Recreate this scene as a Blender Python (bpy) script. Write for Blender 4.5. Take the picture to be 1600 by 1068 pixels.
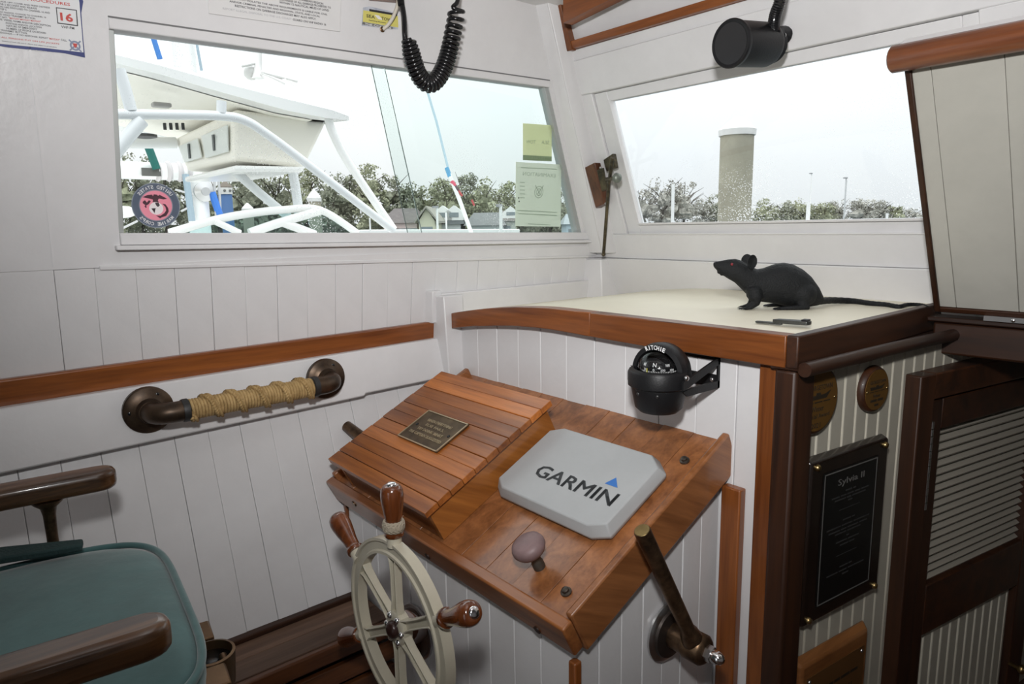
import bpy, bmesh, math, random
from mathutils import Vector, Matrix, noise
random.seed(7)
for o in list(bpy.data.objects): bpy.data.objects.remove(o)
SC = bpy.context.scene
COL = SC.collection
V = Vector
# ------------------------------------------------------------------ camera
YAW, PITCH, ROLL, FPX = math.radians(50.3), math.radians(9.7), math.radians(1.0), 1067.0
CAM = V((0, 0, 1.0))
FWD = V((-math.sin(YAW)*math.cos(PITCH), math.cos(YAW)*math.cos(PITCH), -math.sin(PITCH)))
_r0 = V((math.cos(YAW), math.sin(YAW), 0)); _u0 = _r0.cross(FWD)
RGT = _r0*math.cos(ROLL) - _u0*math.sin(ROLL); UPV = RGT.cross(FWD)
cd = bpy.data.cameras.new('camera'); cam = bpy.data.objects.new('camera', cd); COL.objects.link(cam)
cd.sensor_width = 36; cd.lens = FPX/1600*36; cd.clip_start = .02; cd.clip_end = 2000
cam.matrix_world = Matrix(((RGT.x, UPV.x, -FWD.x, CAM.x), (RGT.y, UPV.y, -FWD.y, CAM.y), (RGT.z, UPV.z, -FWD.z, CAM.z), (0, 0, 0, 1)))
SC.camera = cam
# ------------------------------------------------------------------ world: even overcast sky
w = bpy.data.worlds.new('overcast'); SC.world = w; w.use_nodes = True
nt = w.node_tree; nt.nodes.clear()
wo = nt.nodes.new('ShaderNodeOutputWorld'); bg = nt.nodes.new('ShaderNodeBackground')
tc = nt.nodes.new('ShaderNodeTexCoord'); nz = nt.nodes.new('ShaderNodeTexNoise'); cr = nt.nodes.new('ShaderNodeValToRGB')
nz.inputs['Scale'].default_value = 2.2; nz.inputs['Detail'].default_value = 5
cr.color_ramp.elements[0].position = .35; cr.color_ramp.elements[0].color = (.90, .96, 1.0, 1)
cr.color_ramp.elements[1].position = .65; cr.color_ramp.elements[1].color = (.97, .99, 1.0, 1)
nt.links.new(tc.outputs['Generated'], nz.inputs['Vector']); nt.links.new(nz.outputs['Fac'], cr.inputs['Fac'])
# standard overcast sky: L = Lz * (1 + 2 sin(elevation)) / 3
sx = nt.nodes.new('ShaderNodeSeparateXYZ'); nt.links.new(tc.outputs['Generated'], sx.inputs[0])
mxm = nt.nodes.new('ShaderNodeMath'); mxm.operation = 'MAXIMUM'; mxm.inputs[1].default_value = 0; nt.links.new(sx.outputs['Z'], mxm.inputs[0])
lum = nt.nodes.new('ShaderNodeMath'); lum.operation = 'MULTIPLY_ADD'; lum.inputs[1].default_value = 2.65*2/3; lum.inputs[2].default_value = 2.65/3; nt.links.new(mxm.outputs[0], lum.inputs[0])
nt.links.new(cr.outputs['Color'], bg.inputs['Color']); nt.links.new(lum.outputs[0], bg.inputs['Strength'])
nt.links.new(bg.outputs[0], wo.inputs[0])
# ------------------------------------------------------------------ the photographer's flash
ld = bpy.data.lights.new('flash', 'SPOT'); lo = bpy.data.objects.new('flash', ld); COL.objects.link(lo)
ld.energy = 88; ld.color = (1, .99, .985); ld.spot_size = math.radians(130); ld.spot_blend = 1.0; ld.shadow_soft_size = .045
lo.location = (-.03, -.01, 1.29)
lo.rotation_euler = (V((-1.16, 1.32, 1.45)) - lo.location).to_track_quat('-Z', 'Y').to_euler()
SC.view_settings.view_transform = 'Standard'; SC.view_settings.look = 'None'
SC.view_settings.exposure = 0.0; SC.view_settings.gamma = 1.0; SC.view_settings.use_curve_mapping = False
# ------------------------------------------------------------------ pixel -> point on a real plane
def ray(px, py): return FWD + RGT*((px-800)/FPX) - UPV*((py-534)/FPX)
def onX(px, py, x): r = ray(px, py); return CAM + r*((x-CAM.x)/r.x)
def onY(px, py, y): r = ray(px, py); return CAM + r*((y-CAM.y)/r.y)
def onZ(px, py, z): r = ray(px, py); return CAM + r*((z-CAM.z)/r.z)
def onP(px, py, P, n): r = ray(px, py); return CAM + r*((V(P)-CAM).dot(n)/r.dot(n))
def atD(px, py, d): return CAM + ray(px, py)*d
# ------------------------------------------------------------------ materials
MAT = {}
def mat(name, col=(.8, .8, .8), rough=.5, metal=0, spec=.5, coat=0, emis=None, bump=0, bscale=40, mottle=0, mscale=6, mcol=None, trans=0, alpha=1, sheen=0, coatr=.08):
    if name in MAT: return MAT[name]
    m = bpy.data.materials.new(name); m.use_nodes = True; n = m.node_tree.nodes; L = m.node_tree.links
    b = n['Principled BSDF']
    b.inputs['Base Color'].default_value = (*col, 1); b.inputs['Roughness'].default_value = rough; b.inputs['Metallic'].default_value = metal
    b.inputs['Specular IOR Level'].default_value = spec; b.inputs['Coat Weight'].default_value = coat; b.inputs['Coat Roughness'].default_value = coatr
    b.inputs['Transmission Weight'].default_value = trans; b.inputs['Alpha'].default_value = alpha; b.inputs['Sheen Weight'].default_value = sheen
    t = n.new('ShaderNodeTexCoord')
    if mottle:
        z = n.new('ShaderNodeTexNoise'); z.inputs['Scale'].default_value = mscale; z.inputs['Detail'].default_value = 6; z.inputs['Roughness'].default_value = .65
        r = n.new('ShaderNodeValToRGB'); r.color_ramp.elements[0].position = .38; r.color_ramp.elements[1].position = .68
        c2 = mcol or tuple(c*(1-mottle) for c in col)
        r.color_ramp.elements[0].color = (*c2, 1); r.color_ramp.elements[1].color = (*col, 1)
        L.new(t.outputs['Object'], z.inputs['Vector']); L.new(z.outputs['Fac'], r.inputs['Fac']); L.new(r.outputs['Color'], b.inputs['Base Color'])
    if bump:
        z2 = n.new('ShaderNodeTexNoise'); z2.inputs['Scale'].default_value = bscale; z2.inputs['Detail'].default_value = 4
        bp = n.new('ShaderNodeBump'); bp.inputs['Strength'].default_value = bump; bp.inputs['Distance'].default_value = .002
        L.new(t.outputs['Object'], z2.inputs['Vector']); L.new(z2.outputs['Fac'], bp.inputs['Height']); L.new(bp.outputs['Normal'], b.inputs['Normal'])
    MAT[name] = m; return m
def wood(name, dark, light, axis='x', rough=.38, coat=.3, rot=(0, 0, 0), fine=1.0, vary=.25, coatr=.1):
    if name in MAT: return MAT[name]
    m = bpy.data.materials.new(name); m.use_nodes = True; n = m.node_tree.nodes; L = m.node_tree.links
    b = n['Principled BSDF']; b.inputs['Roughness'].default_value = rough; b.inputs['Coat Weight'].default_value = coat; b.inputs['Coat Roughness'].default_value = coatr
    t = n.new('ShaderNodeTexCoord'); mp = n.new('ShaderNodeMapping'); oi = n.new('ShaderNodeObjectInfo')
    r0 = n.new('ShaderNodeMapping'); r0.inputs['Rotation'].default_value = rot
    sc = {'x': (1.6, 26, 26), 'y': (26, 1.6, 26), 'z': (26, 26, 1.6)}[axis]
    mp.inputs['Scale'].default_value = tuple(s*fine for s in sc)
    cm = n.new('ShaderNodeCombineXYZ')
    for i in range(3): L.new(oi.outputs['Random'], cm.inputs[i])
    sv = n.new('ShaderNodeVectorMath'); sv.operation = 'SCALE'; sv.inputs['Scale'].default_value = 37
    ad = n.new('ShaderNodeVectorMath'); ad.operation = 'ADD'
    L.new(cm.outputs[0], sv.inputs[0]); L.new(t.outputs['Object'], r0.inputs['Vector']); L.new(r0.outputs[0], mp.inputs['Vector'])
    L.new(mp.outputs[0], ad.inputs[0]); L.new(sv.outputs[0], ad.inputs[1])
    z = n.new('ShaderNodeTexNoise'); z.inputs['Scale'].default_value = 1; z.inputs['Detail'].default_value = 7; z.inputs['Roughness'].default_value = .6; z.inputs['Distortion'].default_value = .6
    L.new(ad.outputs[0], z.inputs['Vector'])
    z2 = n.new('ShaderNodeTexNoise'); z2.inputs['Scale'].default_value = 6; z2.inputs['Detail'].default_value = 3; L.new(ad.outputs[0], z2.inputs['Vector'])
    mx = n.new('ShaderNodeMath'); mx.operation = 'MULTIPLY_ADD'; mx.inputs[1].default_value = .3; L.new(z2.outputs['Fac'], mx.inputs[0]); 
    sb = n.new('ShaderNodeMath'); sb.operation = 'SUBTRACT'; sb.inputs[1].default_value = .15; L.new(z.outputs['Fac'], sb.inputs[0]); L.new(sb.outputs[0], mx.inputs[2])
    r = n.new('ShaderNodeValToRGB'); e = r.color_ramp.elements; e[0].position = .3; e[1].position = .7; e[0].color = (*dark, 1); e[1].color = (*light, 1)
    L.new(mx.outputs[0], r.inputs['Fac'])
    hv = n.new('ShaderNodeHueSaturation'); ma = n.new('ShaderNodeMath'); ma.operation = 'MULTIPLY_ADD'; ma.inputs[1].default_value = vary*2; ma.inputs[2].default_value = 1-vary
    L.new(oi.outputs['Random'], ma.inputs[0]); L.new(ma.outputs[0], hv.inputs['Value']); L.new(r.outputs[0], hv.inputs['Color']); L.new(hv.outputs[0], b.inputs['Base Color'])
    bp = n.new('ShaderNodeBump'); bp.inputs['Strength'].default_value = .12; bp.inputs['Distance'].default_value = .001
    L.new(z.outputs['Fac'], bp.inputs['Height']); L.new(bp.outputs['Normal'], b.inputs['Normal'])
    MAT[name] = m; return m
def glass(name, tint=(.93, .97, .96), spots=0.0, seed=0, dirt_z=None, gloss=1.0):
    m = bpy.data.materials.new(name); m.use_nodes = True; n = m.node_tree.nodes; L = m.node_tree.links; n.clear()
    out = n.new('ShaderNodeOutputMaterial'); tr = n.new('ShaderNodeBsdfTransparent'); tr.inputs[0].default_value = (*tint, 1)
    gl = n.new('ShaderNodeBsdfGlossy'); gl.inputs['Roughness'].default_value = .02; gl.inputs['Color'].default_value = (gloss, gloss, gloss, 1)
    fr = n.new('ShaderNodeFresnel'); fr.inputs['IOR'].default_value = 1.3
    mx = n.new('ShaderNodeMixShader'); L.new(fr.outputs[0], mx.inputs[0]); L.new(tr.outputs[0], mx.inputs[1]); L.new(gl.outputs[0], mx.inputs[2])
    last = mx
    if spots:
        t = n.new('ShaderNodeTexCoord'); vo = n.new('ShaderNodeTexVoronoi'); vo.inputs['Scale'].default_value = 170
        nz = n.new('ShaderNodeTexNoise'); nz.inputs['Scale'].default_value = 5; nz.inputs['Detail'].default_value = 3
        L.new(t.outputs['Object'], vo.inputs['Vector']); L.new(t.outputs['Object'], nz.inputs['Vector'])
        lt = n.new('ShaderNodeMath'); lt.operation = 'LESS_THAN'
        a = n.new('ShaderNodeMapRange'); a.inputs[1].default_value = .45; a.inputs[2].default_value = .75; a.inputs[3].default_value = .0; a.inputs[4].default_value = .33
        L.new(nz.outputs['Fac'], a.inputs[0]); L.new(vo.outputs['Distance'], lt.inputs[0]); L.new(a.outputs[0], lt.inputs[1])
        sx = n.new('ShaderNodeSeparateXYZ'); L.new(t.outputs['Object'], sx.inputs[0])
        zz = n.new('ShaderNodeMapRange'); zz.inputs[1].default_value = .02; zz.inputs[2].default_value = -.17; zz.inputs[3].default_value = .25; zz.inputs[4].default_value = 1
        L.new(sx.outputs['Z'], zz.inputs[0])
        mm = n.new('ShaderNodeMath'); mm.operation = 'MULTIPLY'; L.new(lt.outputs[0], mm.inputs[0]); L.new(zz.outputs[0], mm.inputs[1])
        m3 = n.new('ShaderNodeMath'); m3.operation = 'MULTIPLY'; m3.inputs[1].default_value = spots; L.new(mm.outputs[0], m3.inputs[0])
        df = n.new('ShaderNodeBsdfDiffuse'); df.inputs[0].default_value = (.9, .9, .9, 1); tl = n.new('ShaderNodeBsdfTranslucent'); tl.inputs[0].default_value = (.95, .96, .96, 1)
        ms = n.new('ShaderNodeMixShader'); ms.inputs[0].default_value = .8; L.new(df.outputs[0], ms.inputs[1]); L.new(tl.outputs[0], ms.inputs[2])
        mx2 = n.new('ShaderNodeMixShader'); L.new(m3.outputs[0], mx2.inputs[0]); L.new(mx.outputs[0], mx2.inputs[1]); L.new(ms.outputs[0], mx2.inputs[2]); last = mx2
    L.new(last.outputs[0], out.inputs[0]); MAT[name] = m; return m
def decal(name, col, a=.75, tf=.85):
    """print on a window film: partly see-through, lit from both sides"""
    m = bpy.data.materials.new(name); m.use_nodes = True; n = m.node_tree.nodes; L = m.node_tree.links; n.clear()
    out = n.new('ShaderNodeOutputMaterial'); tr = n.new('ShaderNodeBsdfTransparent'); df = n.new('ShaderNodeBsdfDiffuse'); tl = n.new('ShaderNodeBsdfTranslucent')
    df.inputs[0].default_value = (*col, 1); tl.inputs[0].default_value = (*col, 1)
    m1 = n.new('ShaderNodeMixShader'); m1.inputs[0].default_value = tf; L.new(df.outputs[0], m1.inputs[1]); L.new(tl.outputs[0], m1.inputs[2])
    m2 = n.new('ShaderNodeMixShader'); m2.inputs[0].default_value = a; L.new(tr.outputs[0], m2.inputs[1]); L.new(m1.outputs[0], m2.inputs[2]); L.new(m2.outputs[0], out.inputs[0])
    MAT[name] = m; return m
WHITE = mat('white_paint', (.72, .715, .72), .33, spec=.5, bump=.25, bscale=55, mottle=.05, mscale=9)
CREAM = mat('cream_paint', (.42, .395, .33), .5, bump=.2, bscale=60, mottle=.12, mscale=7)
DASHC = mat('dash_cream', (.82, .77, .62), .45, bump=.3, bscale=220, mottle=.05)
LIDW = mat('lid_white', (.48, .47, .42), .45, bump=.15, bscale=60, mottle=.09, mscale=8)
GAP = mat('seam_dark', (.10, .095, .09), .9); GAPU = mat('seam_pale', (.50, .49, .48), .9); GAPM = mat('seam_mid', (.30, .27, .24), .9)
TEAK = dict(dark=(.10, .026, .006), light=(.27, .083, .017))
TX = wood('varnish_x', axis='x', **TEAK); TY = wood('varnish_y', axis='y', **TEAK); TZ = wood('varnish_z', axis='z', **TEAK)
DK = dict(dark=(.014, .0042, .0013), light=(.050, .0155, .0042), coat=.08, rough=.5)
DX = wood('mahogany_x', axis='x', **DK); DY = wood('mahogany_y', axis='y', **DK); DZ = wood('mahogany_z', axis='z', **DK)
BXX = wood('lid_plank', (.17, .045, .008), (.47, .155, .030), 'x', rough=.42, coat=.3, vary=.32, coatr=.2)
BXS = wood('box_side', (.20, .065, .013), (.40, .145, .03), 'y', rough=.3, coat=.6, rot=(.456, 0, 0), vary=.05)
CTW = wood('console_plank', (.15, .052, .017), (.37, .145, .050), 'y', rough=.36, coat=.4, rot=(.456, 0, 0), vary=.14, coatr=.14)
FLW = wood('deck_wood', (.045, .020, .012), (.15, .075, .045), 'y', rough=.55, coat=.1, vary=.25)
BRONZE = mat('bronze', (.24, .15, .085), .38, metal=.9, mottle=.45, mscale=25, mcol=(.07, .045, .03), bump=.1)
BRASS = mat('brass', (.50, .36, .16), .32, metal=1, mottle=.4, mscale=20, bump=.05)
CHROME = mat('chrome', (.85, .85, .86), .12, metal=1)
STEEL = mat('steel', (.6, .6, .6), .3, metal=1)
BLACK = mat('black_plastic', (.009, .009, .010), .45, spec=.3, bump=.15, bscale=300)
BLACKG = mat('black_gloss', (.010, .010, .011), .2)
RUBBER = mat('black_rubber', (.009, .010, .011), .6, spec=.25, bump=1.0, bscale=330)
PRW = mat('print_white', (.80, .80, .80), .5); PRK = mat('print_black', (.03, .03, .035), .5); PRR = mat('print_red', (.55, .05, .04), .5); PRB = mat('print_blue', (.025, .04, .20), .5, mottle=.2)
# ------------------------------------------------------------------ mesh builder
WP = {}
class MB:
    def __init__(s): s.v = []; s.f = []
    def add(s, vs, fs):
        k = len(s.v); s.v += [V(p) for p in vs]; s.f += [tuple(i+k for i in f) for f in fs]; return s
    def hexa(s, p):   # p: 4 bottom, 4 top (same order)
        return s.add(p, [(3, 2, 1, 0), (4, 5, 6, 7), (0, 1, 5, 4), (1, 2, 6, 5), (2, 3, 7, 6), (3, 0, 4, 7)])
    def box(s, a, b, M=None):
        x0, y0, z0 = a; x1, y1, z1 = b
        p = [V(q) for q in ((x0, y0, z0), (x1, y0, z0), (x1, y1, z0), (x0, y1, z0), (x0, y0, z1), (x1, y0, z1), (x1, y1, z1), (x0, y1, z1))]
        if M: p = [M @ q for q in p]
        return s.hexa(p)
    def prism(s, poly, off):
        n = len(poly); a = [V(p) for p in poly]; off = V(off)
        vs = a + [p+off for p in a]
        fs = [tuple(range(n))[::-1], tuple(range(n, 2*n))] + [(i, (i+1) % n, n+(i+1) % n, n+i) for i in range(n)]
        return s.add(vs, fs)
    def tube(s, pts, r, seg=10, cap=True, sq=None):
        pts = [V(p) for p in pts]; n = len(pts); rs = r if hasattr(r, '__len__') else [r]*n
        up = None; rings = []
        for i in range(n):
            t = (pts[min(i+1, n-1)]-pts[max(i-1, 0)]).normalized()
            if up is None:
                up = V((0, 0, 1)) if abs(t.z) < .9 else V((0, 1, 0))
            a = (up - t*up.dot(t)).normalized(); b = t.cross(a); up = a
            rings.append([pts[i] + (a*math.cos(2*math.pi*j/seg)+b*math.sin(2*math.pi*j/seg))*rs[i] for j in range(seg)])
        k = [p for q in rings for p in q]
        fs = [(i*seg+j, i*seg+(j+1) % seg, (i+1)*seg+(j+1) % seg, (i+1)*seg+j) for i in range(n-1) for j in range(seg)]
        if cap: fs += [tuple(range(seg))[::-1], tuple(range((n-1)*seg, n*seg))]
        return s.add(k, fs)
    def lathe(s, prof, M=None, seg=28, a0=0, a1=2*math.pi):
        full = abs(a1-a0-2*math.pi) < 1e-6; m = seg if full else seg+1; vs = []; n = len(prof)
        for r, z in prof:
            for j in range(m):
                a = a0+(a1-a0)*j/seg; vs.append(V((r*math.cos(a), r*math.sin(a), z)))
        if M: vs = [M @ p for p in vs]
        fs = []
        for i in range(n-1):
            for j in range(seg):
                q = (j+1) % m; fs.append((i*m+j, i*m+q, (i+1)*m+q, (i+1)*m+j))
        if full and tuple(prof[0]) != tuple(prof[-1]):
            if prof[0][0] > 1e-6: fs.append(tuple(range(m))[::-1])
            if prof[-1][0] > 1e-6: fs.append(tuple(range((n-1)*m, n*m)))
        return s.add(vs, fs)
    def grid(s, rows):
        n = len(rows); m = len(rows[0])
        return s.add([p for r in rows for p in r], [(i*m+j, i*m+j+1, (i+1)*m+j+1, (i+1)*m+j) for i in range(n-1) for j in range(m-1)])
    def ico(s, c, r, sub=2, jit=0, sc=(1, 1, 1)):
        bm = bmesh.new(); bmesh.ops.create_icosphere(bm, subdivisions=sub, radius=1)
        off = V((random.random()*50, random.random()*50, 0))
        vs = []
        for v in bm.verts:
            p = v.co.copy(); k = 1 + jit*noise.noise(p*1.7+off) + jit*.6*noise.noise(p*4.5+off)
            vs.append(V(c) + V((p.x*sc[0], p.y*sc[1], p.z*sc[2]))*r*k)
        idx = {v: i for i, v in enumerate(bm.verts)}; fs = [tuple(idx[v] for v in f.verts) for f in bm.faces]; bm.free()
        return s.add(vs, fs)
    def build(s, name, material, parent=None, smooth=None, bevel=0, bseg=2, label=None, fix=True):
        vs = s.v
        lo = V((min(p.x for p in vs), min(p.y for p in vs), min(p.z for p in vs))); hi = V((max(p.x for p in vs), max(p.y for p in vs), max(p.z for p in vs)))
        c = (lo+hi)/2
        me = bpy.data.meshes.new(name); me.from_pydata([p-c for p in vs], [], s.f); me.update()
        if fix:
            bm = bmesh.new(); bm.from_mesh(me); bmesh.ops.remove_doubles(bm, verts=bm.verts, dist=1e-6); bmesh.ops.recalc_face_normals(bm, faces=bm.faces); bm.to_mesh(me); bm.free()
        if smooth is not None:
            me.shade_smooth()
            if smooth < 180: me.set_sharp_from_angle(angle=math.radians(smooth))
        me.materials.append(material)
        o = bpy.data.objects.new(name, me); COL.objects.link(o); place(o, c, parent)
        if bevel:
            b = o.modifiers.new('bevel', 'BEVEL'); b.width = bevel; b.segments = bseg; b.limit_method = 'ANGLE'; b.angle_limit = math.radians(40); b.harden_normals = False
            if smooth is None:
                me.shade_smooth(); me.set_sharp_from_angle(angle=math.radians(50))
        if label: o['label'] = label
        return o
def place(o, wpos, parent=None):
    WP[o.name] = V(wpos)
    if parent: o.parent = parent; o.location = V(wpos)-WP[parent.name]
    else: o.location = wpos
def tag(o, label, cat, group=None):
    o['label'] = label; o['category'] = cat
    if group: o['group'] = group
    return o
def thing(name, loc, label, cat, group=None):
    o = bpy.data.objects.new(name, None); COL.objects.link(o); o.empty_display_size = .05; place(o, loc)
    return tag(o, label, cat, group)
def struct(o): o['kind'] = 'structure'; return o
def sroot(name, loc=(0, 0, 0), label=None):
    o = bpy.data.objects.new(name, None); COL.objects.link(o); o.empty_display_size = .05; place(o, loc); o['kind'] = 'structure'
    if label: o['label'] = label
    return o
def frame(o, r, u):
    """matrix with local x=r, y=u, z=r x u at o"""
    r = V(r).normalized(); u = V(u); u = (u - r*u.dot(r)).normalized(); n = r.cross(u); o = V(o)
    return Matrix(((r.x, u.x, n.x, o.x), (r.y, u.y, n.y, o.y), (r.z, u.z, n.z, o.z), (0, 0, 0, 1)))
def axisM(o, d, up=(0, 0, 1)):
    """local z along d"""
    d = V(d).normalized(); q = d.to_track_quat('Z', 'Y'); return Matrix.Translation(V(o)) @ q.to_matrix().to_4x4()
def text(s, M, w, h, material, parent, name='lettering', depth=.0004, fit=True, label=None, bold=0, dup=0):
    """text centred on M's origin, scaled into w x h"""
    cu = bpy.data.curves.new('t', 'FONT'); cu.body = s; cu.size = 1; cu.align_x = 'CENTER'; cu.align_y = 'CENTER'; cu.resolution_u = 2; cu.extrude = .01; cu.offset = bold
    ob = bpy.data.objects.new('t', cu); COL.objects.link(ob)
    dg = bpy.context.evaluated_depsgraph_get(); me = bpy.data.meshes.new_from_object(ob.evaluated_get(dg)); bpy.data.objects.remove(ob); bpy.data.curves.remove(cu)
    co = [v.co.copy() for v in me.vertices]
    if not co: return None
    x0 = min(c.x for c in co); x1 = max(c.x for c in co); y0 = min(c.y for c in co); y1 = max(c.y for c in co); zz = max(abs(c.z) for c in co) or 1
    sx = w/(x1-x0); sy = h/(y1-y0)
    if not fit: sx = sy = min(sx, sy)
    b = MB(); b.add([M @ V(((c.x-(x0+x1)/2)*sx, (c.y-(y0+y1)/2)*sy, (c.z/zz+1)*depth/2)) for c in co], [tuple(p.vertices) for p in me.polygons])
    if dup:
        k0 = len(b.v); base_v = list(b.v); base_f = list(b.f); ax_ = M.to_3x3() @ V((1, 0, 0)); ay_ = M.to_3x3() @ V((0, 1, 0))
        for d1, d2 in ((dup, 0), (0, dup), (dup, dup)): b.add([q+ax_*d1+ay_*d2 for q in base_v], base_f)
    bpy.data.meshes.remove(me)
    return b.build(name, material, parent, label=label, fix=False)
def arctext(s, M, R, a_mid, a_step, h, material, parent, inward=False, mirror=False, name='lettering', wfac=.75, bold=0):
    n = len(s)
    for i, ch in enumerate(s):
        if ch == ' ': continue
        k = (i-(n-1)/2)
        a = a_mid - k*a_step if not inward else a_mid + k*a_step
        pos = V((R*math.cos(a), R*math.sin(a), 0)); up = V((math.cos(a), math.sin(a), 0))
        if inward: up = -up
        rt = V((up.y, -up.x, 0))
        ww = h*wfac*(.3 if ch == 'I' else 1)
        text(ch, M @ frame(pos, rt, up), ww, h, material, parent, name, bold=bold)
def smoothpath(pts, n=8):
    pts = [V(p) for p in pts]; out = []
    for i in range(len(pts)-1):
        p0 = pts[max(i-1, 0)]; p1 = pts[i]; p2 = pts[i+1]; p3 = pts[min(i+2, len(pts)-1)]
        for k in range(n):
            t = k/n; out.append(.5*((2*p1)+(p2-p0)*t+(2*p0-5*p1+4*p2-p3)*t*t+(3*p1-p0-3*p2+p3)*t**3))
    out.append(pts[-1]); return out
def screw(p, d, r, material, parent, name='screw', dome=.5):
    b = MB(); b.lathe([(r, -.002), (r, r*.15), (r*.75, r*dome*.8), (0, r*dome)], axisM(p, d), 12); return b.build(name, material, parent, smooth=60)
# ================================================================== SETTING
# port cabin side leans in a little towards the top, the hull side below it slopes in towards the floor
def wl(y, z, off=0): return V((-1.617+.14*(z-.73)+off, y, z))
def WL(px, py, off=0): return onP(px, py, wl(0, .73, off), V((1, 0, -.14)))
def lw(y, z, off=0): return V((-1.60+.37*(.56-z)+off, y, z))
def LW(px, py, off=0): return onP(px, py, lw(0, .56, off), V((1, 0, .37)))
def ws(x, z, off=0): return V((x, 1.732-.40*(z-.808)-off, z))
def WS(px, py, off=0): return onP(px, py, ws(0, .808, off), V((0, 1, .4)))
def yc(z): return 1.732-.40*(z-.808)
FL = -.32      # cabin sole
m = MB(); m.box((-1.75, -1.7, FL-.05), (1.4, 2.6, FL)); struct(m.build('floor', FLW))
# --- left wall, upper panel around the window
TL, TR, BR, BL = WL(170, 45), WL(858, 137), WL(909, 363), WL(186, 364)
wlr = sroot('wall_left', wl(.6, .9))
T = V((-.035, 0, .0))
def panel(quads, name, material, parent, off, **k):
    m = MB()
    for q in quads: m.prism(q, off)
    return m.build(name, material, parent, **k)
zt = 1.75; zb = .93
panel([[wl(-1.7, TL.z), wl(TL.y, TL.z), wl(TL.y, zt), wl(-1.7, zt)]], 'plywood_panel', WHITE, wlr, T)
panel([[wl(TL.y, TL.z), wl(TR.y, TR.z), wl(1.45, TR.z), wl(yc(zt)+.05, zt), wl(TL.y, zt)]], 'plywood_panel', WHITE, wlr, T)
panel([[wl(-1.7, zb), wl(BL.y, zb), wl(BL.y, BL.z), wl(TL.y, TL.z), wl(-1.7, TL.z)]], 'plywood_panel', WHITE, wlr, T)
panel([[wl(BL.y, zb), wl(1.76, zb), wl(1.72, BR.z), wl(BR.y, BR.z), wl(BL.y, BL.z)]], 'plywood_panel', WHITE, wlr, T)
panel([[wl(BR.y, BR.z), wl(1.75, BR.z), wl(1.53, TR.z), wl(TR.y, TR.z)]], 'plywood_panel', WHITE, wlr, T)
# planks between the window and the rubbing strip
panel([[wl(-1.7, .70, -.012), wl(1.8, .70, -.012), wl(1.8, zb, -.012), wl(-1.7, zb, -.012)]], 'plank_backing', GAPU, wlr, T)
y = .2365
panel([[wl(-1.7, .70), wl(.1680, .70), wl(.1680, zb-.0005), wl(-1.7, zb-.0005)]], 'plywood_panel', WHITE, wlr, V((-.011, 0, 0)), bevel=.001)
panel([[wl(.1685, .70, .001), wl(.2362, .70, .001), wl(.2362, zb-.001, .001), wl(.1685, zb-.001, .001)]], 'plank', WHITE, wlr, V((-.012, 0, 0)), bevel=.0012)
k = 0
while y < 1.76:
    d = (.0006, -.0004, .0, .0009, -.0002)[k % 5]; k += 1
    panel([[wl(y, .70, d), wl(y+.0738, .70, d), wl(y+.0738, zb-.001, d), wl(y, zb-.001, d)]], 'plank', WHITE, wlr, V((-.012, 0, 0)), bevel=.0014)
    y += .0743
# drip moulding above the planks
panel([[wl(.245, .925), wl(1.70, .888), wl(1.70, .896), wl(.245, .934)]], 'moulding', WHITE, wlr, V((.006, 0, 0)), bevel=.002)
panel([[wl(1.70, .888), wl(1.70, .93), wl(.25, .934)]], 'moulding_board', WHITE, wlr, V((.004, 0, 0)))
panel([[wl(.168, .935, .0), wl(.171, .935, .0), wl(.171, 1.75, .0), wl(.168, 1.75, .0)]], 'seam_filler', WHITE, wlr, V((.0012, 0, 0)))
# ledge where the dash meets the side
panel([[wl(1.045, .735), wl(1.72, .735), wl(1.70, .815), wl(1.045, .815)]], 'ledge_board', WHITE, wlr, V((.02, 0, 0)), bevel=.003)
# --- lower planks on the hull side
low = sroot('wall_left_lower', lw(.4, .3))
panel([[lw(-1.7, FL, -.012), lw(1.15, FL, -.012), lw(1.15, .62, -.012), lw(-1.7, .62, -.012)]], 'plank_backing', GAPM, low, T)
y = -1.7+.0
ys = [.0681+.0709*i for i in range(-25, 16)]
for i, y in enumerate(ys):
    d = (.0, .0008, -.0005, .0004, -.0002, .0010)[i % 6]
    panel([[lw(y, FL, d), lw(y+.0703, FL, d), lw(y+.0703, .60, d), lw(y, .60, d)]], 'plank', WHITE, low, V((-.013, 0, 0)), bevel=.0012)
# --- varnished rubbing strip and white rail board
def wlq(pts, off): return [WL(p[0], p[1], off) for p in pts]
s = [wl(-1.7, .672, .0), wl(.057, .672, .0), wl(1.056, .689, .0), wl(1.056, .738, .0), wl(.063, .727, .0), wl(-1.7, .727, .0)]
struct(panel([s], 'trim_1', TY, None, V((.022, 0, 0)), bevel=.004, label='varnished teak rubbing strip along the white cabin side'))
s = [V((-1.60+.012-.2*(z-.556), y, z)) for y, z in ((-1.7, .556), (.043, .556), (.80, .572), (.805, .578), (1.054, .582), (1.056, .692), (.057, .675), (-1.7, .675))]
struct(panel([s], 'trim_2', WHITE, None, V((.03, 0, 0)), bevel=.004, label='white painted rail board under the teak strip'))
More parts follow.
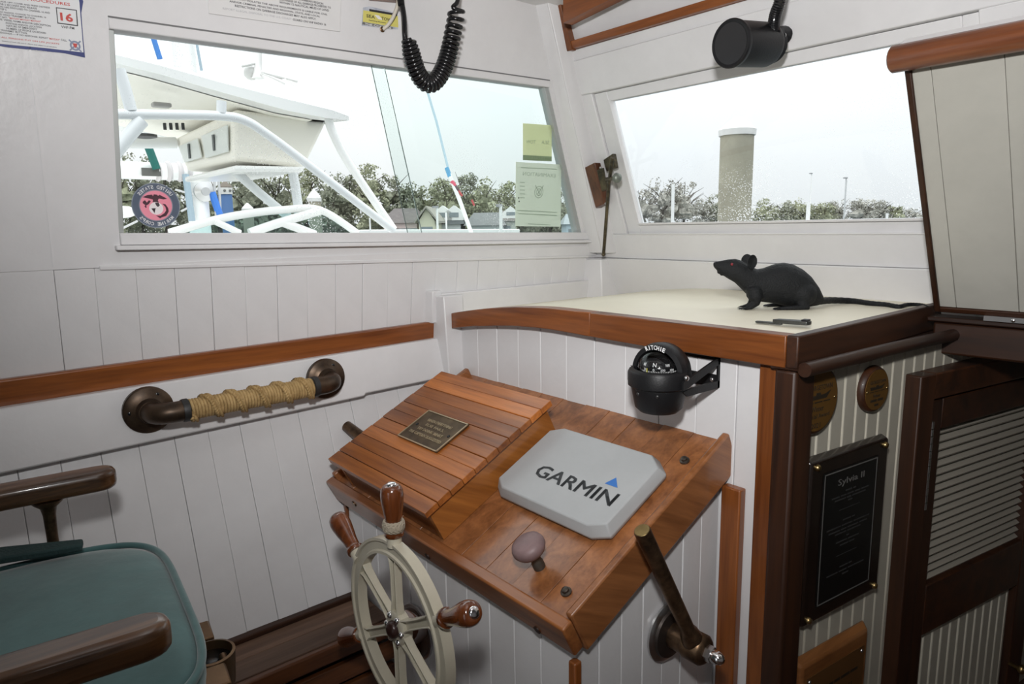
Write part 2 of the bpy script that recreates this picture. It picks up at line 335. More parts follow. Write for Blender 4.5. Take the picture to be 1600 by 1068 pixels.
# --- corner stanchion beside the console bulkhead
cs = sroot('trim_3', (-1.58, 1.08, .6), 'white painted corner post left of the console bulkhead')
m = MB(); m.hexa([V((-1.63, 1.055, .3)), V((-1.535, 1.06, .3)), V((-1.535, 1.11, .3)), V((-1.63, 1.11, .3)), V((-1.61, 1.035, .812)), V((-1.548, 1.045, .812)), V((-1.548, 1.11, .812)), V((-1.61, 1.11, .812))])
m.build('post', WHITE, cs, bevel=.003)
m = MB(); m.hexa([V((-1.62, 1.022, .735)), V((-1.585, 1.03, .735)), V((-1.585, 1.06, .735)), V((-1.62, 1.06, .735)), V((-1.61, 1.022, .825)), V((-1.578, 1.03, .825)), V((-1.578, 1.06, .825)), V((-1.61, 1.06, .825))])
m.build('cap_block', WHITE, cs, bevel=.003)
# --- window 1 (sliding, in the cabin side)
w1 = sroot('window_1', (TL+BR)/2, 'wide sliding cabin window with white frame and two panes')
def bar(name, a, b, c, d, o0, o1, material, parent, bevel=.002):
    m = MB(); dx = V((1, 0, 0)); m.hexa([p+dx*o0 for p in (a, b, c, d)]+[p+dx*o1 for p in (a, b, c, d)]); return m.build(name, material, parent, bevel=bevel)
up = V((.0028, 0, .02)); fw = V((0, .012, 0))
bar('frame_top', TL, TR, TR+up*.9, TL+up*.95, -.03, .004, WHITE, w1)
bar('frame_groove', TL+up*.98, TR+up*.93, TR+up*1.06, TL+up*1.13, -.01, .0008, mat('groove', (.16, .16, .16), .8), w1, 0)
bar('sill', BL-V((0, 0, .024)), BR-V((0, -.03, .024)), BR+V((0, .03, 0)), BL, -.03, .008, WHITE, w1)
bar('sill_lip', BL-V((0, .01, .034)), BR-V((0, -.05, .034)), BR+V((0, .05, -.0245)), BL-V((0, .01, .0245)), -.01, .016, WHITE, w1)
ALU = mat('aluminium_grey', (.42, .44, .43), .45, metal=.4)
bar('frame_side', BL, BL+fw*.8, TL+fw*.8, TL, -.028, -.004, ALU, w1, .001)
bar('frame_side', BR-fw*1.3, BR+fw*.2, TR+fw*.2, TR-fw*1.3, -.03, -.003, ALU, w1, .001)
G1 = glass('cabin_glass', (.985, .995, .99), .8); G2 = glass('cabin_glass_inner', (.93, .97, .955), .6)
def pane(pts, off, material, parent, name='pane', th=.004):
    m = MB(); q = [p+V((off, 0, 0)) for p in pts]; m.prism(q, V((-th, 0, 0))); return m.build(name, material, parent)
p1 = [BL, WL(666, 363), WL(608, 103), TL]; p2 = [WL(641, 363), BR, TR, WL(584, 99)]
pane(p1, -.022, G1, w1); pane(p2, -.014, G2, w1)
EDGE = mat('glass_edge', (.10, .13, .12), .3)
for a, b, o in ((WL(666, 363), WL(608, 103), -.0225), (WL(641, 363), WL(584, 99), -.0135)):
    m = MB(); m.tube([a+V((o, 0, 0)), b+V((o, 0, 0))], .0011, 6); m.build('pane_edge', EDGE, w1)
# --- front wall: raked windshield
FR = sroot('wall_front', ws(-.7, 1.1), 'raked white windshield wall with boards above and below the glass')
def wsq(name, x0, x1, z0, z1, o0, o1, material, parent, bevel=.002):
    m = MB(); m.hexa([ws(x0, z0, o0), ws(x1, z0, o0), ws(x1, z0, o1), ws(x0, z0, o1), ws(x0, z1, o0), ws(x1, z1, o0), ws(x1, z1, o1), ws(x0, z1, o1)]); return m.build(name, material, parent, bevel=bevel)
XR = 1.35; GL, GR = -1.38, -.50; GB, GT = 1.0, 1.345
wsq('header_board', -1.62, XR, 1.372, 1.462, -.05, .0, WHITE, FR)
wsq('header_fascia', -1.62, XR, 1.462, 1.49, -.05, -.006, WHITE, FR)
wsq('header_upper', -1.62, XR, 1.5105, 1.8, -.06, -.012, WHITE, FR)
wsq('lower_board', -1.62, XR, .888, .966, -.05, .0, WHITE, FR)
wsq('base_board', -1.62, XR, .76, .8875, -.05, .012, WHITE, FR, .003)
wsq('end_board', -1.62, -1.44, .966, 1.372, -.05, -.004, WHITE, FR)
wsq('mullion', -.47, -.38, .966, 1.372, -.05, .0, WHITE, FR)
wsq('end_board', 1.2, XR, .966, 1.372, -.05, .0, WHITE, FR)
struct(wsq('trim_4', -1.47, XR, 1.4905, 1.51, -.05, .006, TX, None)); 
o = wsq('trim_5', -1.515, -1.458, 1.487, 1.75, -.03, .01, TZ, None); struct(o)
# --- window 2 sash
w2 = sroot('window_2', ws(-.93, 1.17), 'opening windshield sash with white stiles and one clear pane')
wsq('stile', -1.438, GL-.008, GB-.034, GT+.026, -.03, -.012, WHITE, w2); wsq('glazing_bead', GL-.008, GL, GB-.004, GT+.003, -.03, -.004, WHITE, w2, .001)
wsq('stile', GR, GR+.03, GB-.034, GT+.026, -.03, -.012, WHITE, w2)
wsq('rail', GL-.008, GR, GT, GT+.026, -.03, -.012, WHITE, w2); wsq('rail', GL-.008, GR, GB-.034, GB-.006, -.03, -.012, WHITE, w2)
wsq('bottom_bead', GL-.004, GR, GB-.006, GB, -.03, -.002, WHITE, w2, .001)
wsq('bottom_lip', -1.438, GR, GB-.036, GB-.032, -.03, .004, WHITE, w2, .001)
G3 = glass('windshield_glass', (.985, .995, .995), .75)
m = MB(); m.prism([ws(GL, GB, -.018), ws(GR, GB, -.018), ws(GR, GT, -.018), ws(GL, GT, -.018)], (0, .004, 0)); m.build('pane', G3, w2)
wsq('light_block_board', -.38, 1.2, .966, 1.372, -.05, -.004, WHITE, FR)  # unseen boards added in place of a window, to keep the companionway dark
# --- corner post between side window and windshield
cp = sroot('trim_6', (-1.5, 1.55, 1.2), 'raked white corner post between side window and windshield')
a0, a1 = WL(920, 395), WL(826, -40); b0, b1 = ws(-1.50, a0.z), ws(-1.462, a1.z)
mid0 = (a0+b0)/2+V((.012, -.012, 0)); mid1 = (a1+b1)/2+V((.014, -.014, 0))
m = MB(); bk = V((-.025, .03, 0))
m.hexa([a0+bk*.6+V((-.02,0,0)), a0, mid0, a0+bk, a1+bk*.6+V((-.02,0,0)), a1, mid1, a1+bk]); m.build('post_face', WHITE, cp, bevel=.004)
m = MB(); m.hexa([mid0, b0+V((0, -.003, 0)), b0+V((0, .05, 0)), a0+bk, mid1, b1+V((0, -.003, 0)), b1+V((0, .05, 0)), a1+bk]); m.build('post_face', WHITE, cp, bevel=.003)
fx, fy, fz = a0; m = MB(); m.hexa([V((fx-.02, fy-.012, .74)), V((fx+.062, fy+.0, .74)), V((fx+.062, fy+.09, .74)), V((fx-.02, fy+.09, .74)), V((fx-.02, fy-.012, fz-.02)), V((fx+.055, fy+.0, fz-.02)), V((fx+.055, fy+.09, fz-.02)), V((fx-.02, fy+.09, fz-.02))])
m.build('post_foot', WHITE, cp, bevel=.004)
# --- ceiling: cambered, with varnished deck beams
def zc(x): return 1.575+.11*(x+1.5)-.02*max(0, x+.3)**2
ce = sroot('ceiling', (-.2, 0, 1.7), 'white cambered overhead with varnished deck beams')
m = MB(); xs = [-1.7+3.1*i/16 for i in range(17)]
m.grid([[V((x, y, zc(x)+.02)) for x in xs] for y in (-1.75, 0, 1.55)]); m.grid([[V((x, y, zc(x)+.05)) for x in xs] for y in (-1.75, 0, 1.55)]); m.build('overhead_panel', WHITE, ce)
for yb in (1.36, .75, .15, -.45, -1.05):
    m = MB()
    for i in range(16):
        x0, x1 = xs[i], xs[i+1]
        if x1 < -1.40: continue
        if x0 < -1.40: x0 = -1.40
        m.hexa([V((x0, yb, zc(x0)-.055)), V((x1, yb, zc(x1)-.055)), V((x1, yb+.035, zc(x1)-.055)), V((x0, yb+.035, zc(x0)-.055)), V((x0, yb, zc(x0)+.03)), V((x1, yb, zc(x1)+.03)), V((x1, yb+.035, zc(x1)+.03)), V((x0, yb+.035, zc(x0)+.03))])
    m.build('deck_beam', TX, ce)
# --- starboard side and aft bulkhead, out of view (aft door stands open)
m = MB(); m.box((1.3, -1.7, FL), (1.35, 1.8, 1.9)); struct(m.build('wall_right', WHITE))
m = MB(); m.box((-1.7, -1.75, FL), (-.3, -1.7, 1.9)); m.box((-.3, -1.75, 1.35), (.4, -1.7, 1.9)); m.box((.4, -1.75, FL), (1.35, -1.7, 1.9)); struct(m.build('wall_back', WHITE))
m = MB(); m.box((-.66, 2.55, FL), (1.35, 2.6, .80)); m.box((1.3, 1.8, FL), (1.35, 2.55, .80)); m.box((-.66, 1.79, .765), (1.35, 2.6, .80)); struct(m.build('wall_forepeak_light_stop', CREAM))  # unseen forward hull closure, added to stop daylight leaking into the companionway
# --- console bulkhead (aft face at y = 1.10)
bh = sroot('wall_bulkhead', (-1.1, 1.1, .5), 'white planked bulkhead behind the console')
m = MB(); m.box((-1.62, 1.112, FL), (-.60, 1.14, .735)); m.build('plank_backing', GAPU, bh)
xs2 = [-1.548, -1.47, -1.385, -1.30, -1.215, -1.125, -1.035, -.945, -.855, -.765, -.678, -.628]
for i in range(len(xs2)-1):
    d = (.0, .0009, -.0004, .0006)[i % 4]
    m = MB(); m.box((xs2[i], 1.10-d, FL), (xs2[i+1]-.0012, 1.115, .735+.05*max(0, min(1, (xs2[i]+1.548)/.35)))); m.build('plank', WHITE, bh, bevel=.0016)
# --- companionway side wall: beadboard
ad = math.radians(6.96); DV = V((math.sin(ad), math.cos(ad), 0)); RP = V((-.575, 1.12, 0)); RN = V((DV.y, -DV.x, 0))
def rw(s, z, off=0): return RP + DV*s + RN*off + V((0, 0, z))
def RW(px, py, off=0): return onP(px, py, RP+RN*off, RN)
def RS(px, py, off=0): p = RW(px, py, off); return ((p-RP).dot(DV), p.z)
rwl = sroot('wall_companionway', rw(.5, .3), 'cream beadboard wall beside the companionway')
m = MB(); m.hexa([rw(.02, FL, -.02), rw(1.5, FL, -.02), rw(1.5, FL, -.003), rw(.02, FL, -.003), rw(.02, .747, -.02), rw(1.5, .747, -.02), rw(1.5, .747, -.003), rw(.02, .747, -.003)]); m.build('board_backing', CREAM, rwl)
sp = .0405; s0 = .03; ZR = .747
BEADC = mat('bead_cream', (.56, .525, .43), .5)
for i in range(36):
    a = s0+i*sp
    m = MB(); m.hexa([rw(a, FL, -.008), rw(a+sp-.0068, FL, -.008), rw(a+sp-.0068, FL, 0), rw(a, FL, 0), rw(a, ZR, -.008), rw(a+sp-.0068, ZR, -.008), rw(a+sp-.0068, ZR, 0), rw(a, ZR, 0)]); m.build('board', CREAM, rwl, bevel=.0008)
    m = MB()
    for q in (a+sp-.0052, a+sp-.0016): m.tube([rw(q, FL, -.0015), rw(q, ZR, -.0015)], .0015, 6)
    m.build('bead', BEADC, rwl, smooth=180)['kind'] = 'stuff'
# --- varnished corner post
cpo = sroot('trim_7', (-.6, 1.11, .3), 'tall varnished corner post between bulkhead and companionway')
m = MB(); m.box((-.627, 1.085, FL), (-.592, 1.125, .757)); m.build('post', TZ, cpo, bevel=.003)
m = MB(); m.box((-.5915, 1.072, FL), (-.552, 1.14, .752)); m.build('post_edge', DZ, cpo, bevel=.006)
m = MB(); m.box((-.598, 1.068, .752), (-.548, 1.14, .764)); m.build('post_cap', DZ, cpo, bevel=.003)
# --- dash: cambered cream shelf with varnished edging
def zd(x):
    t = min(1, max(0, (-1.12-x)/.44)); return .808-.05*t**1.7
da = sroot('dash_shelf', (-1.05, 1.4, .8), 'cream dash shelf under the windshield with varnished edging')
m = MB(); xs3 = [-1.60+1.035*i/24 for i in range(25)]
m.grid([[V((x, y, zd(x))) for x in xs3] for y in (1.085, 1.42, 1.76)]); m.grid([[V((x, y, zd(x)-.02)) for x in xs3] for y in (1.085, 1.42, 1.76)]); m.build('shelf_top', DASHC, da, smooth=180)
def trimpiece(x0, x1, n, name='front_edging'):
    m = MB()
    for i in range(n):
        a = x0+(x1-x0)*i/n; b = x0+(x1-x0)*(i+1)/n; h = lambda x: .052-.012*min(1, max(0, (-.9-x)/.6))
        m.hexa([V((a, 1.066, zd(a)-h(a))), V((b, 1.066, zd(b)-h(b))), V((b, 1.10, zd(b)-h(b))), V((a, 1.10, zd(a)-h(a))), V((a, 1.066, zd(a)+.003)), V((b, 1.066, zd(b)+.003)), V((b, 1.10, zd(b)+.003)), V((a, 1.10, zd(a)+.003))])
    return m.build(name, TX, da, bevel=.002)
trimpiece(-1.545, -1.02, 14); trimpiece(-1.0195, -.570, 6)
m = MB(); m.box((-.5695, 1.066, .756), (-.548, 1.70, .8125)); m.build('side_edging', DY, da, bevel=.003)
m = MB(); m.prism([V((-.5695, 1.14, .748)), V((-.560, 1.14, .748)), V((-.472, 1.70, .748)), V((-.5695, 1.70, .748))], (0, 0, .0075)); m.build('apron_board', DY, da)
m = MB(); m.tube([V((-.538, 1.07, .757)), V((-.520, 1.35, .757)), V((-.495, 1.62, .757))], .0125, 14); m.build('handrail', DY, da, smooth=50)
# --- hatch carlin athwart the companionway
hc = sroot('trim_8', (-.2, 1.63, .75), 'dark varnished beam under the hatch lid')
m = MB(); m.box((-.535, 1.615, .714), (.7, 1.655, .782)); m.build('beam', DX, hc, bevel=.005)
m = MB(); m.box((-.545, 1.605, .783), (.7, 1.66, .794)); m.build('ledge', DX, hc, bevel=.003)
# --- louvred door in the companionway wall
dr = sroot('door_1', rw(.6, .3), 'dark varnished louvred door in the companionway')
ang2 = math.radians(6.96+3.2); DD = V((math.sin(ang2), math.cos(ang2), 0)); DN = V((DD.y, -DD.x, 0)); sA = RS(1415, 590)[0]
DP = rw(sA, 0, .012)
def dw(s, z, off=0): return DP+DD*s+DN*off+V((0, 0, z))
def DS(px, py): p = onP(px, py, DP, DN); return ((p-DP).dot(DD), p.z)
def dbox(name, s_0, s_1, z0, z1, o0, o1, material, bevel=.003, parent=None):
    m = MB(); m.hexa([dw(s_0, z0, o0), dw(s_1, z0, o0), dw(s_1, z0, o1), dw(s_0, z0, o1), dw(s_0, z1, o0), dw(s_1, z1, o0), dw(s_1, z1, o1), dw(s_0, z1, o1)]); return m.build(name, material, parent or dr, bevel=bevel)
zt_ = DS(1415, 588)[1]; s1_, za_ = DS(1461, 668); zb_ = DS(1439, 911)[1]; s2_ = DS(1600, 700)[0]+.02
sh = DS(1440, 700)[0]
dbox('jamb', 0, sh-.004, FL, zt_-.0, -.03, .02, DZ)
dbox('head', sh-.004, s2_+.4, zt_-.055, zt_, -.03, .018, DX)
dbox('stile', sh, s1_, FL, zt_-.06, -.02, .012, DZ); dbox('stile', s2_, s2_+.07, FL, zt_-.06, -.02, .012, DZ)
dbox('top_rail', s1_, s2_, za_, zt_-.06, -.02, .012, DX); zl = DS(1430, 990)[1]
dbox('lock_rail', s1_, s2_, zl, zb_, -.02, .012, DX)
dbox('door_backing', s1_, s2_, zb_, za_, -.04, -.034, GAP, 0); dbox('panel_backing', s1_, s2_, FL, zl, -.02, -.0065, CREAM, 0)
n = 19; pz = (za_-zb_)/n; SLAT = mat('slat_cream', (.31, .285, .24), .5)
for i in range(n):
    z = zb_+pz*i; m = MB()
    m.hexa([dw(s1_, z, -.002), dw(s2_, z, -.002), dw(s2_, z+.004, .0), dw(s1_, z+.004, .0), dw(s1_, z+pz*.95, -.024), dw(s2_, z+pz*.95, -.024), dw(s2_, z+pz*.95+.004, -.022), dw(s1_, z+pz*.95+.004, -.022)])
    m.build('slat', SLAT, dr)
i = 0; a = s1_+.004
while a < s2_-.02:
    m = MB(); m.hexa([dw(a, FL, -.012), dw(a+.0285, FL, -.012), dw(a+.0285, FL, -.004), dw(a, FL, -.004), dw(a, zl, -.012), dw(a+.0285, zl, -.012), dw(a+.0285, zl, -.004), dw(a, zl, -.004)]); m.build('board', CREAM, dr, bevel=.001)
    m = MB()
    for q in (a+.0305, a+.0345): m.tube([dw(q, FL, -.0055), dw(q, zl, -.0055)], .0013, 6)
    m.build('bead', BEADC, dr, smooth=180)['kind'] = 'stuff'; a += .037
m = MB(); h0 = DS(1436, 657)[1]; h1 = DS(1423, 795)[1]; nk = 12
for i in range(nk): m.tube([dw(sh-.002, h0+(h1-h0)*i/nk, .016), dw(sh-.002, h0+(h1-h0)*(i+.92)/nk, .016)], .0055, 10)
m.build('piano_hinge', STEEL, dr, smooth=50)
p = onP(1590, 1042, DP+DN*.03, DN); m = MB(); m.lathe([(.004, -.03), (.006, 0), (.012, .006), (.013, .012), (.008, .018), (0, .019)], axisM(p, DN), 16); m.build('latch_knob', BRASS, dr, smooth=60)
# ================================================================== HELM CONSOLE
CS = math.atan2(.208, .425)                       # slope of the console top
CE = V((0, -math.cos(CS), -math.sin(CS))); CN = V((0, -math.sin(CS), math.cos(CS))); CO = V((0, 1.1, .592))
def ct(u, v, h=0): return V((u, 0, 0)) + CO + CE*v + CN*h
def CT(px, py, h=0):
    p = onP(px, py, CO+CN*h, CN); return (p.x, (p-CO).dot(CE))
def cbox(m, u0, u1, v0, v1, h0, h1):
    return m.hexa([ct(u0, v1, h0), ct(u1, v1, h0), ct(u1, v0, h0), ct(u0, v0, h0), ct(u0, v1, h1), ct(u1, v1, h1), ct(u1, v0, h1), ct(u0, v0, h1)])
con = thing('helm_console', (-1.1, .9, FL), 'sloping varnished helm console on a white planked base below the bulkhead', 'console')
UL, UR = -1.515, -.690
u = UL+.012; k = 0
while u < UR-.02:
    u1 = min(u+.0735, UR-.008); m = MB(); cbox(m, u, u1-.0007, 0, .462, -.022, -.0006*(k % 3)); m.build('top_plank', CTW, con, bevel=.0006); u += .0735; k += 1
m = MB(); cbox(m, UL, UR, 0, .462, -.03, -.0225); m.build('top_backing', GAP, con)
m = MB(); cbox(m, UL-.004, UR+.004, .462, .484, -.050, .013); m.build('front_lip', wood('lip_x', (.12, .036, .012), (.33, .12, .036), 'x'), con, bevel=.004, bseg=3)
m = MB(); cbox(m, UR-.009, UR+.006, -.0, .4615, -.062, .022); m.build('side_rail', CTW, con, bevel=.004)
m = MB(); cbox(m, UL-.004, UL+.012, 0, .4615, -.062, .022); m.build('side_rail', CTW, con, bevel=.004)
for px, py in ((553, 787), (668, 869), (848, 1001)):
    p = onP(px, py, CO+CE*.485, CE); hh_ = (p-CO).dot(CN); p = p+CN*(max(-.04, min(.004, hh_))-hh_); screw(p, CE, .0075, DZ if px > 640 else BRONZE, con, 'wood_plug', .2)
def ztop(y): return .592-.4894*(1.1-y)-.036
XB, YB = -.705, .705
m = MB(); m.hexa([V((UL+.02, YB+.012, FL)), V((XB-.012, YB+.012, FL)), V((XB-.012, 1.098, FL)), V((UL+.02, 1.098, FL)), V((UL+.02, YB+.012, ztop(YB+.012))), V((XB-.012, YB+.012, ztop(YB+.012))), V((XB-.012, 1.098, ztop(1.098))), V((UL+.02, 1.098, ztop(1.098)))]); m.build('base_core', WHITE, con)
y = YB; k = 0
while y < 1.09:
    y1 = min(y+.056, 1.098); d = .0006*(k % 2); k += 1
    m = MB(); m.hexa([V((XB-.012, y, FL)), V((XB+d, y, FL)), V((XB+d, y1-.0016, FL)), V((XB-.012, y1-.0016, FL)), V((XB-.012, y, ztop(y))), V((XB+d, y, ztop(y))), V((XB+d, y1-.0016, ztop(y1))), V((XB-.012, y1-.0016, ztop(y1)))]); m.build('base_plank', WHITE, con, bevel=.0014); y += .056
x = UL+.02; k = 0
while x < XB-.02:
    x1 = min(x+.071, XB-.001); d = .0006*(k % 2); k += 1
    m = MB(); m.box((x, YB-d, FL), (x1-.0012, YB+.012, ztop(YB))); m.build('base_plank', WHITE, con, bevel=.0014); x += .071
m = MB(); m.box((XB-.004, YB-.012, FL), (XB+.012, YB+.004, .315)); m.build('corner_batten', TZ, con, bevel=.003)
m = MB(); m.box((-.690, 1.078, FL), (-.650, 1.0985, .512)); m.build('bulkhead_batten', TZ, con, bevel=.003)
m = MB(); m.box((UL+.002, YB-.006, FL), (UL+.019, YB+.03, .345)); m.build('corner_batten', TZ, con, bevel=.003)
m = MB(); m.box((UL+.0, YB-.01, .338), (UL+.10, YB+.0, .366)); m.build('cap_batten', TX, con, bevel=.003)
for px, py in ((1070, 720), (885, 925)):
    u, v = CT(px, py); p = ct(u, v)
    m = MB(); m.lathe([(.0095, 0), (.0095, .003), (.006, .004), (.006, .008), (.003, .0095), (0, .0095)], axisM(p, CN), 16); m.build('snap_stud', mat('stud_dark', (.10, .085, .07), .4, metal=.8), con, smooth=50)
# ------------------------------------------------------------------ slanted planked box
bx = thing('instrument_box', ct(-1.25, .28), 'varnished wooden box with planked slanting lid on the console', 'box')
u0, u1, v0, v1, H = -1.452, -1.055, .110, .452, .082
m = MB(); cbox(m, u1-.014, u1, v0, v1, .0005, H-.008); m.build('side_board', BXS, bx, bevel=.001)
m = MB(); cbox(m, u0, u0+.014, v0, v1, .0005, H-.008); m.build('side_board', BXS, bx, bevel=.001)
m = MB(); cbox(m, u0+.014, u1-.014, v1-.014, v1-.001, .0005, H-.008); m.build('front_board', TX, bx, bevel=.001)
m = MB(); cbox(m, u0+.014, u1-.014, v0, v0+.013, .0005, H-.008); m.build('back_board', TX, bx, bevel=.001)
m = MB(); cbox(m, u0+.003, u1-.003, v0+.003, v1-.003, H-.013, H-.0085); m.build('lid_backing', GAP, bx)
np_ = 11; pv = (v1+.012-(v0-.012))/np_
for i in range(np_):
    a = v0-.012+pv*i; m = MB(); d = (0, .0008, -.0006, .0004)[i % 4]
    cbox(m, u0-.01, u1+.01, a+.0005, a+pv-.0005, H-.008, H+.006+d); m.build('lid_plank', BXX, bx, bevel=.0012)
cor = [CT(x, y, H+.009) for x, y in ((670, 640), (731, 664), (682, 708), (624, 681))]
uu = [c[0] for c in cor]; vv = [c[1] for c in cor]; ua, ub, va, vb = (uu[0]+uu[3])/2, (uu[1]+uu[2])/2, (vv[0]+vv[1])/2, (vv[2]+vv[3])/2
np0 = MB(); cbox(np0, ua, ub, va, vb, H+.0072, H+.0105); PLT = mat('nameplate_brass', (.17, .125, .075), .42, metal=.75, mottle=.5, mscale=22, mcol=(.085, .062, .04))
plate = np0.build('nameplate', PLT, bx, bevel=.0008, label='tarnished brass plate with raised lettering')
BRL = mat('brass_bright', (.52, .44, .30), .35, metal=.8)
m = MB(); e = .003
for q in ((ua, ub, va, va+e), (ua, ub, vb-e, vb), (ua, ua+e, va, vb), (ub-e, ub, va, vb)): cbox(m, *q, H+.0105, H+.0122)
m.build('plate_rim', BRL, plate)
cu, cv = (ua+ub)/2, (va+vb)/2; W_, H_ = ub-ua, vb-va
for i, (t, wf) in enumerate((('WHEN EVERYTHING', .60), ('ELSE FAILS,', .45), ('TRY DOING WHAT', .62), ('THE CAPTAIN SUGGESTED', .80))):
    text(t, frame(ct(cu, va+H_*(.27+.155*i), H+.0105), (1, 0, 0), -CE), W_*wf, H_*.085, BRL, plate, 'raised_lettering', depth=.0012)
for du in (-.40, .40): screw(ct(cu+W_*du, cv, H+.0105), CN, .004, BLACKG, plate)
# ------------------------------------------------------------------ chart plotter cover
GREY = mat('cover_grey', (.42, .435, .44), .55, bump=.1, bscale=150, mottle=.06, mscale=12)
pc = thing('chartplotter_cover', ct(-.9, .22), 'light grey plastic chartplotter cover with a brand name on the console', 'cover')
a, b, c, d = -1.048, -.738, .108, .318; ch = .032
def outline(e, h): 
    return [ct(a+e+ch*.9, c+e, h), ct(b-e-ch, c+e, h), ct(b-e, c+e+ch*.75, h), ct(b-e, d-e-ch*.55, h), ct(b-e-ch, d-e, h), ct(a+e+ch*.9, d-e, h), ct(a+e, d-e-ch*.55, h), ct(a+e, c+e+ch*.55, h)]
o0, o1, o2 = outline(.004, .002), outline(.0, .012), outline(.008, .034)
m = MB(); n = 8; m.add(o0+o1+o2, [tuple(range(8))[::-1], tuple(range(16, 24))]+[(i+k*8, (i+1) % 8+k*8, (i+1) % 8+8+k*8, i+8+k*8) for k in (0, 1) for i in range(8)])
m.build('shell', GREY, pc, bevel=.0025, bseg=3)
LG = mat('logo_grey', (.065, .07, .075), .5); LBL = mat('logo_blue', (.03, .16, .50), .5)
g0 = CT(842, 737, .034); g1 = CT(955, 783, .034); gh = .031
gm = ((g0[0]+g1[0])/2, (g0[1]+g1[1])/2); gd = V((g1[0]-g0[0], 0, 0)) + CE*(g1[1]-g0[1])
text('GARMIN', frame(ct(gm[0]-.002, gm[1]-.004, .0343), gd, -CE), (V((g1[0]-g0[0], g1[1]-g0[1], 0))).length+.012, gh, LG, pc, depth=.0004, dup=.0016)
tp = [CT(x, y, .034) for x, y in ((945, 755), (963, 746), (965, 762))]
m = MB(); m.prism([ct(q[0], q[1], .0343) for q in tp], CN*.0004); m.build('logo_triangle', LBL, pc)
# ------------------------------------------------------------------ mauve push-pull knob
u, v = CT(843, 885); kb = thing('engine_stop_knob', ct(u, v), 'mauve mushroom pull knob on a brass stem on the console', 'knob')
m = MB(); m.lathe([(.011, 0), (.011, .012), (.0095, .014), (.0095, .03)], axisM(ct(u, v), CN), 20); m.build('stem', mat('stem_grey', (.15, .14, .12), .45, metal=.7, mottle=.4, mscale=40), kb, smooth=40)
kd = (CN+V((-.10, 0, .0))).normalized()
m = MB(); m.lathe([(.010, .026), (.016, .030), (.026, .036), (.0305, .044), (.0305, .050), (.028, .056), (.021, .060), (.0, .0615)], axisM(ct(u, v), kd), 32); m.build('grip', mat('mauve', (.25, .165, .165), .5, bump=.2, mottle=.25, mscale=30), kb, smooth=70)
# ------------------------------------------------------------------ brass pipe lever left of the box
pA = onX(541, 665, -1.575); pB = onX(575, 690, -1.50)
lv = thing('brass_tube_lever', pB, 'short tarnished brass tube sticking out left of the planked box', 'lever')
m = MB(); m.tube([pA, pA+(pB-pA).normalized()*.003, pB+(pB-pA)*.6], [.0135, .0145, .0145], 18); m.build('tube', BRONZE, lv, smooth=50)
m = MB(); m.lathe([(.013, -.0005), (.010, .0008), (0, .001)], axisM(pA, pA-pB), 18); m.build('end_cap', BRASS, lv, smooth=50)
e = pB+(pB-pA)*.6; m = MB(); m.lathe([(.026, 0), (.026, .006), (.016, .012), (.016, .016)], axisM(V((-1.523, e.y+.02, e.z-.02)), (-1, -.2, .3)), 20); m.build('pivot_boss', BRONZE, lv, smooth=40)
# ================================================================== STEERING WHEEL (axis along y)
wc = V((-.946, .524, .331)); WS_ = .787
IV = mat('ivory_enamel', (.56, .52, .41), .35, coat=.3, mottle=.1, mscale=14, bump=.1, bscale=80)
sw = thing('ships_helm', wc, 'ivory painted ship steering wheel with varnished wooden handles', 'steering wheel')
WM = Matrix.Translation(wc) @ Matrix(((1, 0, 0, 0), (0, 0, -1, 0), (0, 1, 0, 0), (0, 0, 0, 1))) @ Matrix.Scale(WS_, 4)   # local z -> -y (towards the helmsman)
def ringprof(R0, R1, t):
    g = .004; return [(R0, -t), (R0+.006, -t), (R0+.009, -t+g), (R1-.009, -t+g), (R1-.006, -t), (R1, -t), (R1, t), (R1-.006, t), (R1-.009, t-g), (R0+.009, t-g), (R0+.006, t), (R0, t), (R0, -t)]
m = MB(); m.lathe(ringprof(.163, .197, .012), WM, 72); rim = m.build('rim', IV, sw, smooth=35)
